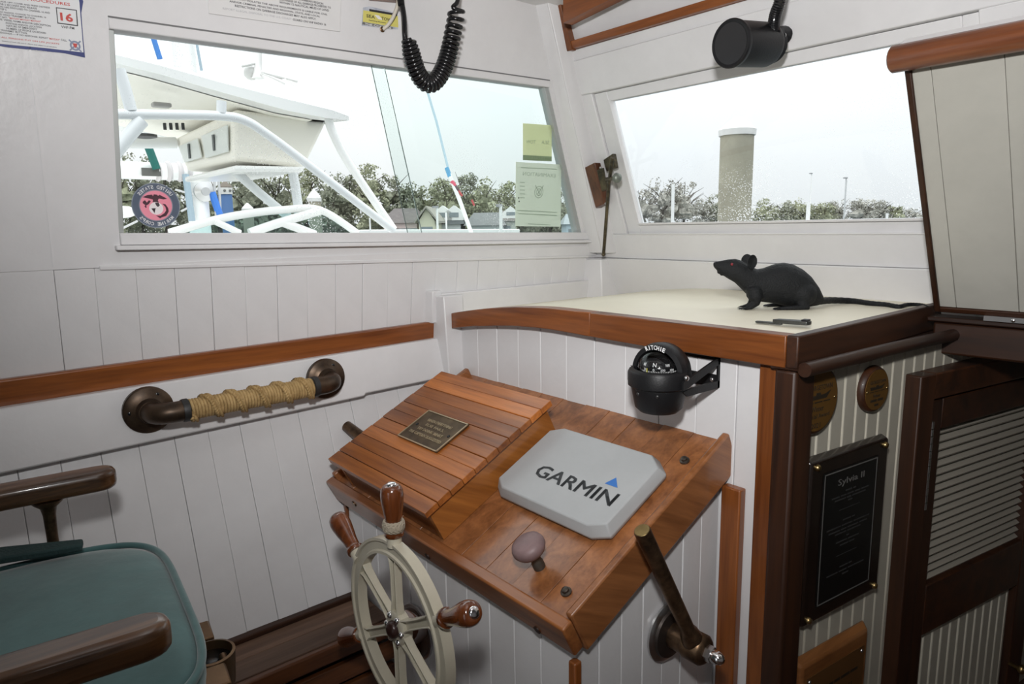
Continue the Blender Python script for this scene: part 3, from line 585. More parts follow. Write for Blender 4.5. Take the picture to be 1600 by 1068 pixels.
for i in range(6):
    an = math.radians(90+60*i); RM = WM @ Matrix.Rotation(an, 4, 'Z'); m = MB()
    P = []
    for r, hw, t in ((.02, .016, .010), (.06, .011, .009), (.12, .011, .009), (.15, .012, .010), (.168, .019, .011)):
        P.append((r, hw, t))
    for (r0, h0, t0), (r1, h1, t1) in zip(P, P[1:]):
        m.hexa([RM @ V(q) for q in ((r0, -h0, -t0), (r1, -h1, -t1), (r1, h1, -t1), (r0, h0, -t0), (r0, -h0, 0), (r1, -h1, 0), (r1, h1, 0), (r0, h0, 0))])
        for sgn in (-1, 1):
            a0_, a1_ = sgn*h0, sgn*h1; b0_, b1_ = sgn*(h0-.004), sgn*(h1-.004)
            m.hexa([RM @ V(q) for q in ((r0, min(a0_, b0_), 0), (r1, min(a1_, b1_), 0), (r1, max(a1_, b1_), 0), (r0, max(a0_, b0_), 0), (r0, min(a0_, b0_), t0), (r1, min(a1_, b1_), t1), (r1, max(a1_, b1_), t1), (r0, max(a0_, b0_), t0))])
    m.build('spoke', IV, sw, bevel=.0015)
    m = MB(); m.lathe([(.016, .188), (.0155, .203), (.0155, .21), (0, .21)], RM @ Matrix(((0, 0, 1, 0), (0, 1, 0, 0), (-1, 0, 0, 0), (0, 0, 0, 1))), 20); m.build('socket', IV, sw, smooth=40)
    HMx = RM @ Matrix(((0, 0, 1, 0), (0, 1, 0, 0), (-1, 0, 0, 0), (0, 0, 0, 1)))
    m = MB(); m.lathe([(r_*1.16, z_) for r_, z_ in ((.0165, .2105), (.0175, .213), (.0175, .219), (.014, .222), (.0135, .228), (.0145, .245), (.018, .268), (.0205, .288), (.0212, .302), (.0195, .314), (.0155, .321), (.011, .323), (0, .323))], HMx, 26)
    hd = m.build('handle', wood('handle_wood', (.05, .012, .004), (.18, .050, .013), 'z', rough=.2, coat=1, vary=.12, coatr=.04), sw, smooth=50)
    m = MB(); m.lathe([(.0115, .321), (.0115, .3245), (.008, .3275), (0, .3285)], HMx, 20); m.build('end_cap', CHROME, hd, smooth=60)
    if i == 0:   # turk's head knot
        CORD = mat('cord_grey', (.34, .29, .22), .8, bump=.6, bscale=300); m = MB()
        for kk in range(3):
            for tt in range(2):
                pts = []
                for j in range(97):
                    ph = j/96*2*math.pi*2; zz = math.sin(ph*5/2+kk*2*math.pi/3)*.0085; rr = .0205+.0016*math.cos(ph*5+kk*4)
                    pts.append(HMx @ V((rr*math.cos(ph), rr*math.sin(ph), .2335+zz+(tt-.5)*.0036)))
                m.tube(pts, .0021, 6, cap=False)
        m.build('turks_head_knot', CORD, sw, smooth=180, label='grey braided cord knot around the top handle')
m = MB(); m.lathe([(.038, -.012), (.038, .008), (.034, .011), (.020, .011)], WM, 40); m.build('hub', IV, sw, smooth=40)
m = MB(); m.lathe([(.019, .010), (.019, .018), (.016, .023), (.008, .026), (0, .0265)], WM, 28); m.build('hub_cap', mat('dark_plum', (.03, .012, .010), .3), sw, smooth=60)
for i in range(6):
    an = math.radians(60+60*i); p = WM @ V((.030*math.cos(an), .030*math.sin(an), .011)); screw(p, (0, -1, 0), .0058, CHROME, sw, 'bolt', .8)
sh_ = thing('steering_shaft', wc+V((0, .1, 0)), 'dark bronze steering shaft and flange behind the wheel', 'shaft')
fc_ = onY(652, 985, YB-.002); sd_ = (fc_-wc).normalized()
m = MB(); m.tube([wc+V((0, .010, 0)), wc+sd_*.05, wc+sd_*.052, wc+sd_*.11, wc+sd_*.112, fc_], [.022, .022, .030, .030, .026, .026], 28); m.build('shaft_housing', wood('shaft_wood', (.04, .012, .006), (.12, .04, .015), 'y', vary=0), sh_, smooth=40)
FMx = axisM(fc_, (0, -1, 0))
m = MB(); m.lathe([(.026, .024), (.050, .022), (.054, .012), (.054, .001)], FMx, 40); m.build('flange', mat('flange_dark', (.055, .03, .02), .35, metal=.3), sh_, smooth=40)
m = MB(); m.lathe([(.053, .006), (.060, .005), (.060, .0005)], FMx, 40); m.build('chrome_ring', STEEL, sh_, smooth=40)
# ================================================================== GEAR LEVER on the console side
g = onX(1042, 985, XB+.003); gl = thing('gear_lever', g, 'bronze control lever with chrome acorn nut on the console side', 'lever')
GM = axisM(g, (1, 0, 0))
m = MB(); m.lathe([(.056, .0), (.056, .004), (.050, .008), (.030, .010), (.030, .012)], GM, 40); m.build('base_plate', STEEL, gl, smooth=40)
m = MB(); m.lathe([(.046, .008), (.044, .013), (.03, .016)], GM, 36); m.build('boss_plate', mat('boss_dark', (.05, .04, .035), .35, metal=.6), gl, smooth=40)
m = MB(); m.lathe([(.024, .012), (.024, .045), (.027, .047), (.027, .078), (.022, .084), (.017, .086)], GM, 30); m.build('hub', BRONZE, gl, smooth=40)
m = MB(); m.lathe([(.0145, .085), (.0145, .097)], GM, 6); m.build('hex_nut', STEEL, gl)
m = MB(); m.lathe([(.0115, .097), (.0115, .106), (.009, .114), (.004, .1185), (0, .119)], GM, 22); m.build('acorn_nut', CHROME, gl, smooth=60)
hp = g+V((.062, 0, 0)); tip = onX(1003, 828, hp.x-.004)
m = MB(); dvv = (tip-hp).normalized(); m.tube([hp+dvv*.012, hp+dvv*.04, hp+dvv*.05, tip-dvv*.003, tip], [.021, .0165, .0125, .0138, .0128], 22); m.build('arm', BRONZE, gl, smooth=45)
m = MB(); m.lathe([(.0125, 0), (.0118, .0008), (.009, .0006), (0, .0006)], axisM(tip, dvv), 20); m.build('arm_end', BRASS, gl, smooth=45)
# ================================================================== COMPASS on its bracket
cc = onY(1030, 590, 1.0); cp_ = thing('compass', V((cc.x, cc.y, cc.z)), 'black bracket-mounted marine compass with clear dome on the bulkhead', 'compass')
Rk = .0565; KM = Matrix.Translation(cc)
m = MB(); m.lathe([(0, -.062), (.036, -.062), (.044, -.054), (.0515, -.018), (.0515, -.016), (.0575, -.012), (.058, .012), (.055, .017), (.047, .019), (.045, .016), (.040, .006), (0, .004)], KM, 48); m.build('bowl', BLACK, cp_, smooth=40)
HM = KM @ Matrix.Rotation(math.radians(9), 4, 'Z')       # hood opens towards the helm
rows = []
for j in range(25):
    b_ = math.pi*j/24
    row = []
    for rr, yy in ((.041, -.004), (.0435, -.012), (.052, -.010), (.0535, -.006), (.0555, .004), (.0535, .022), (.044, .040), (.020, .052), (.0, .0545)):
        row.append(HM @ V((rr*math.cos(b_), yy*(1 if yy < .01 else 1), .012+rr*math.sin(b_)*.98)))
    rows.append(row)
m = MB(); m.grid(rows); ho = m.build('hood', BLACK, cp_, smooth=50)
arctext('RITCHIE', HM @ frame(V((0, -.0119, .012)), (1, 0, 0), (0, -.12, 1)), .0478, math.pi/2, .125, .0085, PRW, ho, name='raised_lettering', wfac=.62, bold=.02)
m = MB(); m.lathe([(0, .012), (.030, .012), (.0345, .020), (.0335, .026), (.026, .034), (0, .040)], KM, 40); card = m.build('card', BLACKG, cp_, smooth=60)
def cardtext(t, deg, z, r, w_, h_, mt=PRW, lean=.35):
    a_ = math.radians(deg); d_ = V((math.cos(a_), math.sin(a_), 0)); text(t, frame(cc+d_*r+V((0, 0, z)), V((-d_.y, d_.x, 0)), V((-d_.x*lean, -d_.y*lean, 1))), w_, h_, mt, card, 'dial_letter')
b0_ = -52
for t, dg, z, r, w_, h_ in (('N', b0_-15, .030, .0322, .0065, .0075), ('NW', b0_+27, .0295, .0322, .008, .0055), ('W', b0_+68, .030, .0322, .007, .0075), ('NE', b0_-52, .0295, .0322, .006, .0055), ('0', b0_-17, .0215, .0352, .0034, .0048), ('330', b0_+10, .0215, .0352, .0085, .0042), ('300', b0_+38, .0215, .0352, .0085, .0042), ('30', b0_-46, .0215, .0352, .0055, .0042)):
    cardtext(t, dg, z, r, w_, h_, lean=-.1 if r > .034 else .5)
m = MB()
for i in range(72):
    a_ = math.radians(i*5); d_ = V((math.cos(a_), math.sin(a_), 0)); t_ = V((-d_.y, d_.x, 0)); h_ = .0028 if i % 2 else .0018
    p = cc+d_*.0345+V((0, 0, .0175)); m.hexa([p-t_*.0004-V((0, 0, h_/2)), p+t_*.0004-V((0, 0, h_/2)), p+t_*.0004+d_*.0006-V((0, 0, h_/2)), p-t_*.0004+d_*.0006-V((0, 0, h_/2)), p-t_*.0004+V((0, 0, h_/2)), p+t_*.0004+V((0, 0, h_/2)), p+t_*.0004+d_*.0006+V((0, 0, h_/2)), p-t_*.0004+d_*.0006+V((0, 0, h_/2))])
m.build('degree_marks', PRW, card)['kind'] = 'stuff'
a_ = math.radians(b0_-36); d_ = V((math.cos(a_), math.sin(a_), 0)); m = MB(); m.tube([cc+d_*.0375+V((0, 0, .006)), cc+d_*.0375+V((0, 0, .024))], .0009, 6); m.build('lubber_line', mat('lubber_yellow', (.55, .5, .05), .5), cp_)
DOME = glass('dome_plastic', (.92, .93, .93), 0); m = MB(); m.lathe([(.0405, .012)]+[(.0405*math.cos(t*math.pi/36), .016+.0385*math.sin(t*math.pi/36)) for t in range(0, 19)], KM, 48); m.build('dome', DOME, cp_, smooth=180)
# bracket arms to the bulkhead
for sx in (-1, 1):
    p0 = cc+V((sx*.0605, .004, 0)); yb2 = 1.0985; m = MB(); q = sx*.004
    def plate_(pts): m.prism([V((p0.x, p0.y, p0.z)) + V((0, a_, b_)) for a_, b_ in pts], V((q, 0, 0)))
    L_ = yb2-p0.y
    plate_([(-.018, -.012), (-.018, .004), (L_, .036), (L_, .022), (.012, -.004)]); plate_([(-.018, -.014), (.012, -.010), (L_, -.010), (L_, -.024), (-.005, -.024)]); plate_([(L_-.006, -.024), (L_-.006, .036), (L_, .036), (L_, -.024)])
    m.build('bracket_arm', BLACK, cp_)
    screw(p0+V((sx*.004, -.008, .010)), (sx, -.2, 0), .005, STEEL, cp_, 'pivot_screw')
m = MB(); m.box((cc.x-.064, 1.0945, cc.z-.024), (cc.x+.064, 1.0985, cc.z+.0)); m.box((cc.x-.064, 1.0945, cc.z+.028), (cc.x+.064, 1.0985, cc.z+.036)); m.build('bracket_plate', BLACK, cp_)
screw(V((cc.x+.05, 1.094, cc.z-.010)), (0, -1, 0), .004, STEEL, cp_, 'bracket_screw')
for a_ in (-100, -55): 
    d_ = V((math.cos(math.radians(a_)), math.sin(math.radians(a_)), -.18)); screw(cc+V((d_.x*.0505, d_.y*.0505, -.024)), d_, .0035, mat('dim_screw', (.08, .08, .08), .4, metal=.8), cp_, 'bowl_screw')
# ================================================================== THINGS ON AND AROUND THE DASH
# ------------------------------------------------------------------ rubber rat
fp = onZ(1158, 479, .808); hpnt = onZ(1285, 477, .808)
RD = (fp-hpnt); RD.z = 0; RD.normalize(); RSD = V((RD.y, -RD.x, 0))       # RD: tail -> nose, RSD: to the rat's right side
scale = .000178                                                           # metres per traced unit
g0_ = onZ(1100+700/8, 385+775/8, .808)
def rp(x, y, s=0): return g0_ + RD*((700-x)*scale) + V((0, 0, (772-y)*scale)) + RSD*(s*scale)
rat = thing('rubber_rat', V((g0_.x, g0_.y, .808)), 'black rubber toy rat with red eyes standing on the cream dash', 'toy rat')
prof = [(104, 190, 235, 22), (118, 183, 258, 34), (160, 176, 300, 44), (215, 165, 345, 58), (290, 153, 395, 80), (370, 148, 440, 100), (440, 168, 505, 112), (510, 210, 575, 120), (570, 245, 630, 128), (640, 280, 665, 138), (720, 268, 690, 150), (800, 238, 700, 165), (880, 214, 712, 180), (970, 205, 735, 192), (1080, 226, 755, 196), (1200, 290, 765, 186), (1300, 375, 762, 160), (1400, 505, 745, 115), (1460, 615, 728, 65), (1480, 660, 712, 34)]
m = MB(); rings = []
for x, t, b, hw in prof:
    cy_, hh = (t+b)/2, (b-t)/2; rg = []
    for j in range(20):
        a_ = 2*math.pi*j/20; rg.append(rp(x, cy_-hh*math.cos(a_), hw*math.sin(a_)))
    rings.append(rg)
k = [p for r_ in rings for p in r_]; nR = len(rings)
m.add(k, [(i*20+j, i*20+(j+1) % 20, (i+1)*20+(j+1) % 20, (i+1)*20+j) for i in range(nR-1) for j in range(20)]+[tuple(range(20))[::-1], tuple(range((nR-1)*20, nR*20))])
def limb(pts, rs): m.tube([rp(*p) for p in pts], [r*scale for r in rs], 12)
for s in (-1, 1):
    dx = 0 if s > 0 else -45
    limb([(690+dx, 430, s*20), (630+dx, 540, s*78), (650+dx, 630, s*100), (645+dx, 690, s*108), (590+dx, 742, s*108), (520+dx, 757, s*106)], [40, 100, 88, 56, 30, 20])
    for f_, (ex, ey) in enumerate(((432, 764), (445, 768), (460, 768), (480, 766))): limb([(530+dx, 757, s*(106+(f_-1.5)*10)), ((530+ex)/2+dx, 752, s*(106+(f_-1.5)*20)), (ex+dx, ey, s*(106+(f_-1.5)*28))], [14, 10, 5])
    m.ico(rp(1190, 590, s*70), 165*scale, 3, 0, (1.0, 1.0, 1.0)); m.ico(rp(1170, 680, s*130), 85*scale, 3); limb([(1230, 735, s*175), (1100, 742, s*185), (930, 750, s*175), (850, 755, s*170)], [40, 36, 26, 22])
    for f_ in range(5): limb([(870, 755, s*(170+(f_-2)*10)), (830, 752, s*(170+(f_-2)*17)), (790+abs(f_-2)*8, 764, s*(170+(f_-2)*24))], [14, 11, 5])
    # ear
    er = [rp(540, 200, s*75), ]
    ex, ey = 545, 185
    for ring in range(1):
        pts = []
        M_ = frame(rp(ex, ey, s*92), (RD*.9+RSD*s*.35), V((0, 0, 1))-RD*.15)
        rowsE = []
        for rr, dz in ((0, -10), (.45, -6), (.8, 6), (1, 16), (1.06, 6), (.9, -14), (.5, -26), (0, -30)):
            rowsE.append([M_ @ V((rr*72*scale*math.cos(q*math.pi/8), rr*88*scale*math.sin(q*math.pi/8), dz*scale*s)) for q in range(17)])
        m.grid(rowsE)
for q in ((150, 300, 18), (185, 325, 20)): m.ico(rp(q[0]+25, q[1]+8, 0), 26*scale, 2)
body = m.build('body', RUBBER, rat, smooth=180, fix=False)
rm = body.modifiers.new('remesh', 'REMESH'); rm.mode = 'VOXEL'; rm.voxel_size = .0015; rm.use_smooth_shade = True
sm = body.modifiers.new('smooth', 'SMOOTH'); sm.iterations = 8; sm.factor = .5
for s in (-1, 1):
    m = MB(); m.ico(rp(308, 212, s*73), 17*scale, 2); m.build('eye', mat('rat_eye', (.22, .012, .02), .35), rat, smooth=180)
tl = [rp(1440, 690, 0)] + [onZ(x, y, .808+h) for x, y, h in ((1300, 469, .011), (1330, 470, .006), (1360, 474, .0045), (1385, 476, .004), (1404, 479, .004), (1416, 476, .004), (1430, 475.5, .0035), (1443, 476.5, .0035), (1449, 479.5, .003))]
tl = smoothpath(tl, 6); nT = len(tl); m = MB(); m.tube(tl, [.0078*(1-.68*i/nT)*(1+.07*(i % 2)) for i in range(nT)], 12); m.build('tail', RUBBER, rat, smooth=40)
# ------------------------------------------------------------------ small folding tool on the dash
t0 = onZ(1181, 505, .808); t1 = onZ(1266, 512, .808); td = (t1-t0).normalized(); tn = V((-td.y, td.x, 0)); TLn = (t1-t0).length
kt = thing('multi_tool', (t0+t1)/2, 'small dark metal folding tool lying on the front edge of the dash', 'tool')
TM = frame(t0+V((0, 0, .0022)), td, tn); DARKM = mat('gunmetal', (.10, .105, .10), .35, metal=.7, mottle=.3, mscale=30)
def ring2(pts, z0, z1, name, mt):
    m = MB(); m.prism([TM @ V((x, y, z0)) for x, y in pts], TM.to_3x3() @ V((0, 0, z1-z0))); m.build(name, mt, kt, bevel=.001)
ring2([(.0, -.004), (.004, -.008), (TLn*.5, -.009), (TLn*.52, -.004), (TLn*.45, .005), (.006, .006), (.0, .003)], 0, .003, 'blade', DARKM)
ring2([(TLn*.35, -.010), (TLn*.60, -.013), (TLn*.97, -.011), (TLn, -.006), (TLn, .006), (TLn*.95, .010), (TLn*.6, .008), (TLn*.42, .004)], .003, .010, 'handle', DARKM)
ring2([(TLn*.86, -.009), (TLn*.98, -.009), (TLn*.98, .007), (TLn*.86, .007)], .010, .013, 'grip_cap', BLACK)
# ------------------------------------------------------------------ hatch lid, propped open
hb = V((-.533, 1.612, .805)); ld_ = V((0, -.475, .880)).normalized(); ln = V((0, -ld_.z, ld_.y)).normalized()   # ln faces aft
LL = .548; LWd = .75
hl = thing('hatch_lid', hb+V((LWd/2, 0, 0)), 'open hatch lid with white planked underside and varnished rim, leaning over the companionway', 'hatch lid')
def hp_(u, v, h): return hb+V((u, 0, 0))+ld_*v+ln*h
def hbox(name, u0, u1, v0, v1, h0, h1, mt, bevel=.002):
    m = MB(); m.hexa([hp_(u0, v0, h0), hp_(u1, v0, h0), hp_(u1, v0, h1), hp_(u0, v0, h1), hp_(u0, v1, h0), hp_(u1, v1, h0), hp_(u1, v1, h1), hp_(u0, v1, h1)]); return m.build(name, mt, hl, bevel=bevel)
hbox('side_rim', 0, .011, 0, LL, -.03, .004, DZ); hbox('bottom_rim', .0112, LWd, 0, .012, -.03, .004, DX)
hbox('lid_backing', .011, LWd, .012, LL, -.03, -.008, GAPM, 0)
ue = [.011, .042, .150, .262, .375, .49, .60, LWd]
for a_, b_ in zip(ue, ue[1:]): hbox('plank', a_, b_-.0008, .0125, LL, -.008, .0, LIDW, .0008)
m = MB(); m.tube([hp_(-.016, LL-.004, .012), hp_(-.012, LL-.004, .012), hp_(LWd, LL-.004, .012)], [.019, .0235, .0235], 18); m.build('top_moulding', DX if 0 else wood('moulding_x', (.10, .026, .008), (.25, .075, .02), 'x'), hl, smooth=50)
hbox('top_edge', -.012, LWd, LL, LL+.012, -.045, .006, WHITE, .003)
m = MB(); m.hexa([V((-.44, 1.600, .7945)), V((.2, 1.600, .7945)), V((.2, 1.612, .7945)), V((-.44, 1.612, .7945)), V((-.44, 1.600, .8045)), V((.2, 1.600, .8045)), V((.2, 1.612, .8045)), V((-.44, 1.612, .8045))]); m.build('hinge_leaf', STEEL, hl)
for x in (-.39, -.31, -.23): screw(V((x, 1.600, .799)), (0, -1, 0), .004, CHROME, hl, 'hinge_screw')
# ------------------------------------------------------------------ black cylindrical lamp on the header
fc = onY(1142, 68, 1.30); ax = V((-.10, -1, -.10)).normalized()
sp_ = thing('cabin_spotlight', fc, 'black cylindrical spotlight fixed to the white header above the windshield', 'spotlight')
SM = axisM(fc, ax)
m = MB(); m.lathe([(.034, -.125), (.042, -.120), (.045, -.110), (.045, -.01), (.047, -.008), (.048, .0), (.046, .003), (.040, .001)], SM, 40); m.build('housing', BLACK, sp_, smooth=40)
m = MB(); m.lathe([(.040, .0015), (.036, -.006), (.031, -.004), (.029, -.008), (0, -.010)], SM, 40); m.build('face', BLACKG, sp_, smooth=40)
m = MB(); m.lathe([(.036, -.125), (.037, -.138), (.020, -.146), (0, -.147)], SM, 30); m.build('back_cap', BLACK, sp_, smooth=40)
bp_ = SM @ V((0, 0, -.13)); w_ = onY(1216, 52, yc(1.42)-.02)
m = MB(); m.tube([bp_+V((.02, -.0, -.0)), w_+V((0, .0, 0)), V((w_.x, yc(w_.z)-.002, w_.z))], [.017, .014, .02], 14); m.build('mount', BLACK, sp_, smooth=50)
for a_ in (20, 80, 140): screw(SM @ V((.036*math.cos(math.radians(a_)), .036*math.sin(math.radians(a_)), -.132)), SM.to_3x3() @ V((0, 0, -1)), .004, STEEL, sp_)
hz = smoothpath([onY(1212, 56, 1.40), onY(1209, 45, 1.39), onY(1211, 25, 1.37), onY(1218, 4, 1.36), onY(1224, -25, 1.36)], 14); m = MB()
m.tube(hz, [.0125*(1 if i % 2 else .86) for i in range(len(hz))], 14); m.build('corrugated_hose', BLACKG, sp_, smooth=35)
# ------------------------------------------------------------------ windshield stay
st = thing('window_stay', WS(940, 290, .02), 'tarnished brass window stay with rod and knob on the corner post', 'window stay')
wb = [WS(x, y, .0) for x, y in ((927, 262), (943, 254), (957, 318), (944, 325))]
m = MB(); m.prism([p+V((.0, -.012, 0)) for p in wb], V((-.006, -.022, 0))); m.build('wood_block', wood('stay_wood', (.05, .015, .006), (.20, .07, .025), 'z'), st, bevel=.003)
BR2 = mat('old_brass', (.16, .13, .08), .42, metal=.8, mottle=.5, mscale=60, mcol=(.05, .045, .035))
m = MB(); q_ = [WS(x, y, .035) for x, y in ((934, 266), (944, 262), (950, 296), (942, 299))]; m.prism(q_, V((0, -.005, 0))); m.build('bracket', BR2, st, bevel=.001)
m = MB(); q_ = [WS(x, y, .012) for x, y in ((948, 250), (963, 240), (967, 262), (953, 268))]; m.prism(q_, V((0, -.016, 0))); m.build('sash_bracket', BR2, st, bevel=.002)
rt = WS(957, 246, .05); rb = WS(943, 397, .06); m = MB(); m.tube([rt, WS(951, 290, .052), rb], [.0065, .005, .0052], 12); m.build('rod', BR2, st, smooth=60)
m = MB(); m.ico(rb, .0068, 2); m.build('rod_end', BR2, st, smooth=180)
kn = WS(963, 278, .075); kn0 = WS(948, 280, .045); m = MB(); m.tube([kn0, kn], .006, 10); m.build('knob_shank', BR2, st, smooth=60)
m = MB(); m.lathe([(.006, -.004), (.0125, .0), (.0145, .004), (.0125, .011), (.006, .014), (0, .0145)], axisM(kn, kn-kn0), 20); m.build('clamp_knob', mat('verdigris', (.20, .22, .19), .45, metal=.7), st, smooth=60)
screw(WS(958, 252, .033), (0, -1, -.3), .006, BR2, st, 'pivot')
for x, y in ((938, 262), (946, 318)): screw(WS(x, y, .036), (0, -1, -.3), .0035, STEEL, st)
# ================================================================== ROPE HANDRAIL on the left wall
xb = -1.57
fA = onX(232, 640, xb+.006); fB = onX(509, 591, xb+.006)
rh = thing('rope_grab_rail', (fA+fB)/2, 'rope-wrapped bronze grab rail on the white rail board', 'grab rail')
FB = mat('flange_bronze', (.115, .075, .048), .4, metal=.75, mottle=.5, mscale=18, mcol=(.05, .035, .025), bump=.1)
for p in (fA, fB):
    m = MB(); m.lathe([(.0495, -.006), (.0495, .003), (.047, .0055), (.036, .008), (.027, .013), (.024, .022), (.0235, .026)], axisM(p, (1, 0, 0)), 36); fl_ = m.build('flange', FB, rh, smooth=40)
    for a_ in (60, 180, 300): screw(p+V((.006, .036*math.cos(math.radians(a_)), .036*math.sin(math.radians(a_)))), (1, 0, 0), .005, BLACKG, fl_)
ofs = .062; a_, b_ = fA+V((ofs, 0, 0)), fB+V((ofs, 0, 0)); bd = (b_-a_).normalized()
for p, s in ((fA, 1), (fB, -1)):
    q = p+V((ofs, 0, 0)); m = MB()
    pts = [p+V((.015, 0, 0)), p+V((.028, 0, 0))] + [p+V((.028, 0, 0))+V((1, 0, 0))*(.034*math.sin(t))+bd*s*(.034*(1-math.cos(t))) for t in (.3, .6, .9, 1.2, 1.57)] + [q+bd*s*.056]
    m.tube(pts, [.022]*len(pts), 20); m.build('elbow', FB, rh, smooth=50)
    m = MB(); m.lathe([(.0235, 0), (.0245, .003), (.0245, .012), (.022, .014)], axisM(q+bd*s*.050, bd*s), 24); m.build('collar', mat('tape_black', (.02, .02, .02), .5), rh, smooth=40)
r0_, r1_ = a_+bd*.062, b_-bd*.060; RLn = (r1_-r0_).length
m = MB(); m.tube([r0_, r1_], .0165, 16); m.build('pipe', FB, rh, smooth=50)
ROPE = mat('manila_rope', (.54, .37, .165), .75, bump=.8, bscale=240, mottle=.3, mscale=50, mcol=(.34, .22, .085))
ex_ = V((1, 0, 0)); ey_ = bd.cross(ex_).normalized(); ex_ = ey_.cross(bd)
turns = int(RLn/.0063); pts = []
for i in range(turns*14):
    t = i/(turns*14-1); a = 2*math.pi*turns*t; pts.append(r0_+bd*(RLn*t)+(ex_*math.cos(a)+ey_*math.sin(a))*.0195)
m = MB(); m.tube(pts, .0034, 6); m.build('rope_wrap', ROPE, rh, smooth=180)
# three-strand ridge plait winding round the wrap
m = MB(); N = 420; tr = 5.2
for st_ in range(3):
    pts = []; rr_ = []
    for i in range(N):
        t = i/(N-1); a = 2*math.pi*tr*t+.6; ph = 2*math.pi*(t*46+st_/3)
        sa = a+.20*math.sin(ph); rad = .0232+.003*math.cos(2*ph); zz = .0045*math.cos(ph)
        pts.append(r0_+bd*(.004+(RLn-.008)*t+zz)+(ex_*math.cos(sa)+ey_*math.sin(sa))*rad)
    m.tube(pts, .0032, 6)
m.build('rope_plait', ROPE, rh, smooth=180)
# ================================================================== COILED MICROPHONE CORD
CO_ = .10
cord = thing('microphone_cord', WL(670, 60, CO_), 'black coiled microphone cord hanging in a loop before the side window', 'cord')
up_ = smoothpath([WL(624, -30, .05), WL(627, 0, .06), WL(631, 25, .08), WL(632, 50, CO_-.004), WL(633, 62, CO_)], 8)
m = MB(); m.tube(up_, .0062, 10); m.build('straight_lead', BLACKG, cord, smooth=180)
m = MB(); m.tube([WL(625, -8, .055), WL(627, 8, .066)], [.0085, .0075], 12); m.build('strain_relief', BLACK, cord, smooth=50)
pth = smoothpath([WL(x, y, CO_) for x, y in ((638, 62), (641, 75), (646, 96), (653, 115), (662, 127), (671, 131), (681, 126), (690, 113), (698, 93), (704, 70), (709, 45), (712, 30), (713, 17))], 12)
# arc length resample and wind
ds = [0]
for p, q in zip(pth, pth[1:]): ds.append(ds[-1]+(q-p).length)
Lc = ds[-1]
def pat(s):
    s = min(max(s, 0), Lc-1e-6)
    for i in range(len(ds)-1):
        if ds[i+1] >= s: f_ = (s-ds[i])/(ds[i+1]-ds[i]); return pth[i].lerp(pth[i+1], f_), (pth[i+1]-pth[i]).normalized()
nrm = V((1, 0, -.14)).normalized(); pts = []; ang_ = 0; s = 0; pitch0 = .0085
while s < Lc:
    c_, t_ = pat(s); f_ = s/Lc; pitch = pitch0*(1.0 if f_ < .66 else 1.0+1.1*(f_-.66)/.34)
    b2 = t_.cross(nrm).normalized(); rr_ = .0175*min(1, .72+f_*3)
    pts.append(c_+(nrm*math.cos(ang_)+b2*math.sin(ang_))*rr_)
    ang_ += 2*math.pi/14; s += pitch/14
m = MB(); m.tube(pts, .0046, 7); m.build('coil', BLACKG, cord, smooth=180)
m = MB(); m.tube(smoothpath([pts[-1], WL(708, 12, CO_), WL(714, 4, CO_), WL(717, -12, CO_-.01), WL(719, -40, CO_-.02)], 6), .0052, 10); m.build('tail_lead', BLACKG, cord, smooth=180)
wbk = thing('wood_mount', WL(600, -4, .02), 'small varnished wooden mounting block above the yellow sticker', 'block')
q_ = [WL(x, y, .001) for x, y in ((575, -30), (618, -24), (620, 5), (575, 1))]; m = MB(); m.prism(q_, V((.03, 0, 0))); m.build('block', TX, wbk, bevel=.003)
wc_ = thing('white_cable', WL(605, 30, .02), 'short off-white cable crossing the yellow sticker', 'cable')
m = MB(); m.tube(smoothpath([WL(622, -5, .045), WL(621, 8, .03), WL(615, 25, .018), WL(607, 38, .008), WL(598, 46, .001)], 6), .0042, 10); m.build('lead', mat('cable_white', (.62, .58, .50), .5), wc_, smooth=180)
m = MB(); m.lathe([(.006, .0), (.0065, .002), (.005, .003)], axisM(WL(597, 46, .0005), (1, 0, -.14)), 12); m.build('grommet', BRONZE, wc_)
# ================================================================== LEDGE, CHAIR, PLAQUES, SIGNS
# ------------------------------------------------------------------ slatted step along the hull side
step = sroot('trim_9', (-1.36, .3, .1), 'dark slatted wooden step along the foot of the hull side')
YE = .698; RSR = wood('step_riser', (.055, .018, .006), (.17, .06, .02), 'y')
m = MB(); m.box((-1.46, -1.6, .115), (-1.422, YE, .128)); m.build('base_moulding', DY, step, bevel=.003)
DKW = wood('step_wood', (.085, .048, .032), (.21, .125, .082), 'y', rough=.6, coat=.05)
for a, b in ((-1.445, -1.367), (-1.3655, -1.302)): m = MB(); m.box((a, -1.6, .097), (b, YE, .115)); m.build('tread_plank', DKW, step, bevel=.0015)
m = MB(); m.box((-1.3015, -1.6, .074), (-1.285, YE, .113)); m.build('nosing', RSR, step, bevel=.004)
for z0, z1 in ((.018, .060), (-.042, .006), (-.10, -.054), (-.16, -.112)): m = MB(); m.box((-1.300, -1.6, z0), (-1.286, YE, z1)); m.build('riser_slat', RSR, step, bevel=.002)
m = MB(); m.box((-1.44, -1.6, FL), (-1.36, YE, .096)); m.build('step_core', mat('step_black', (.01, .01, .01), .9), step)
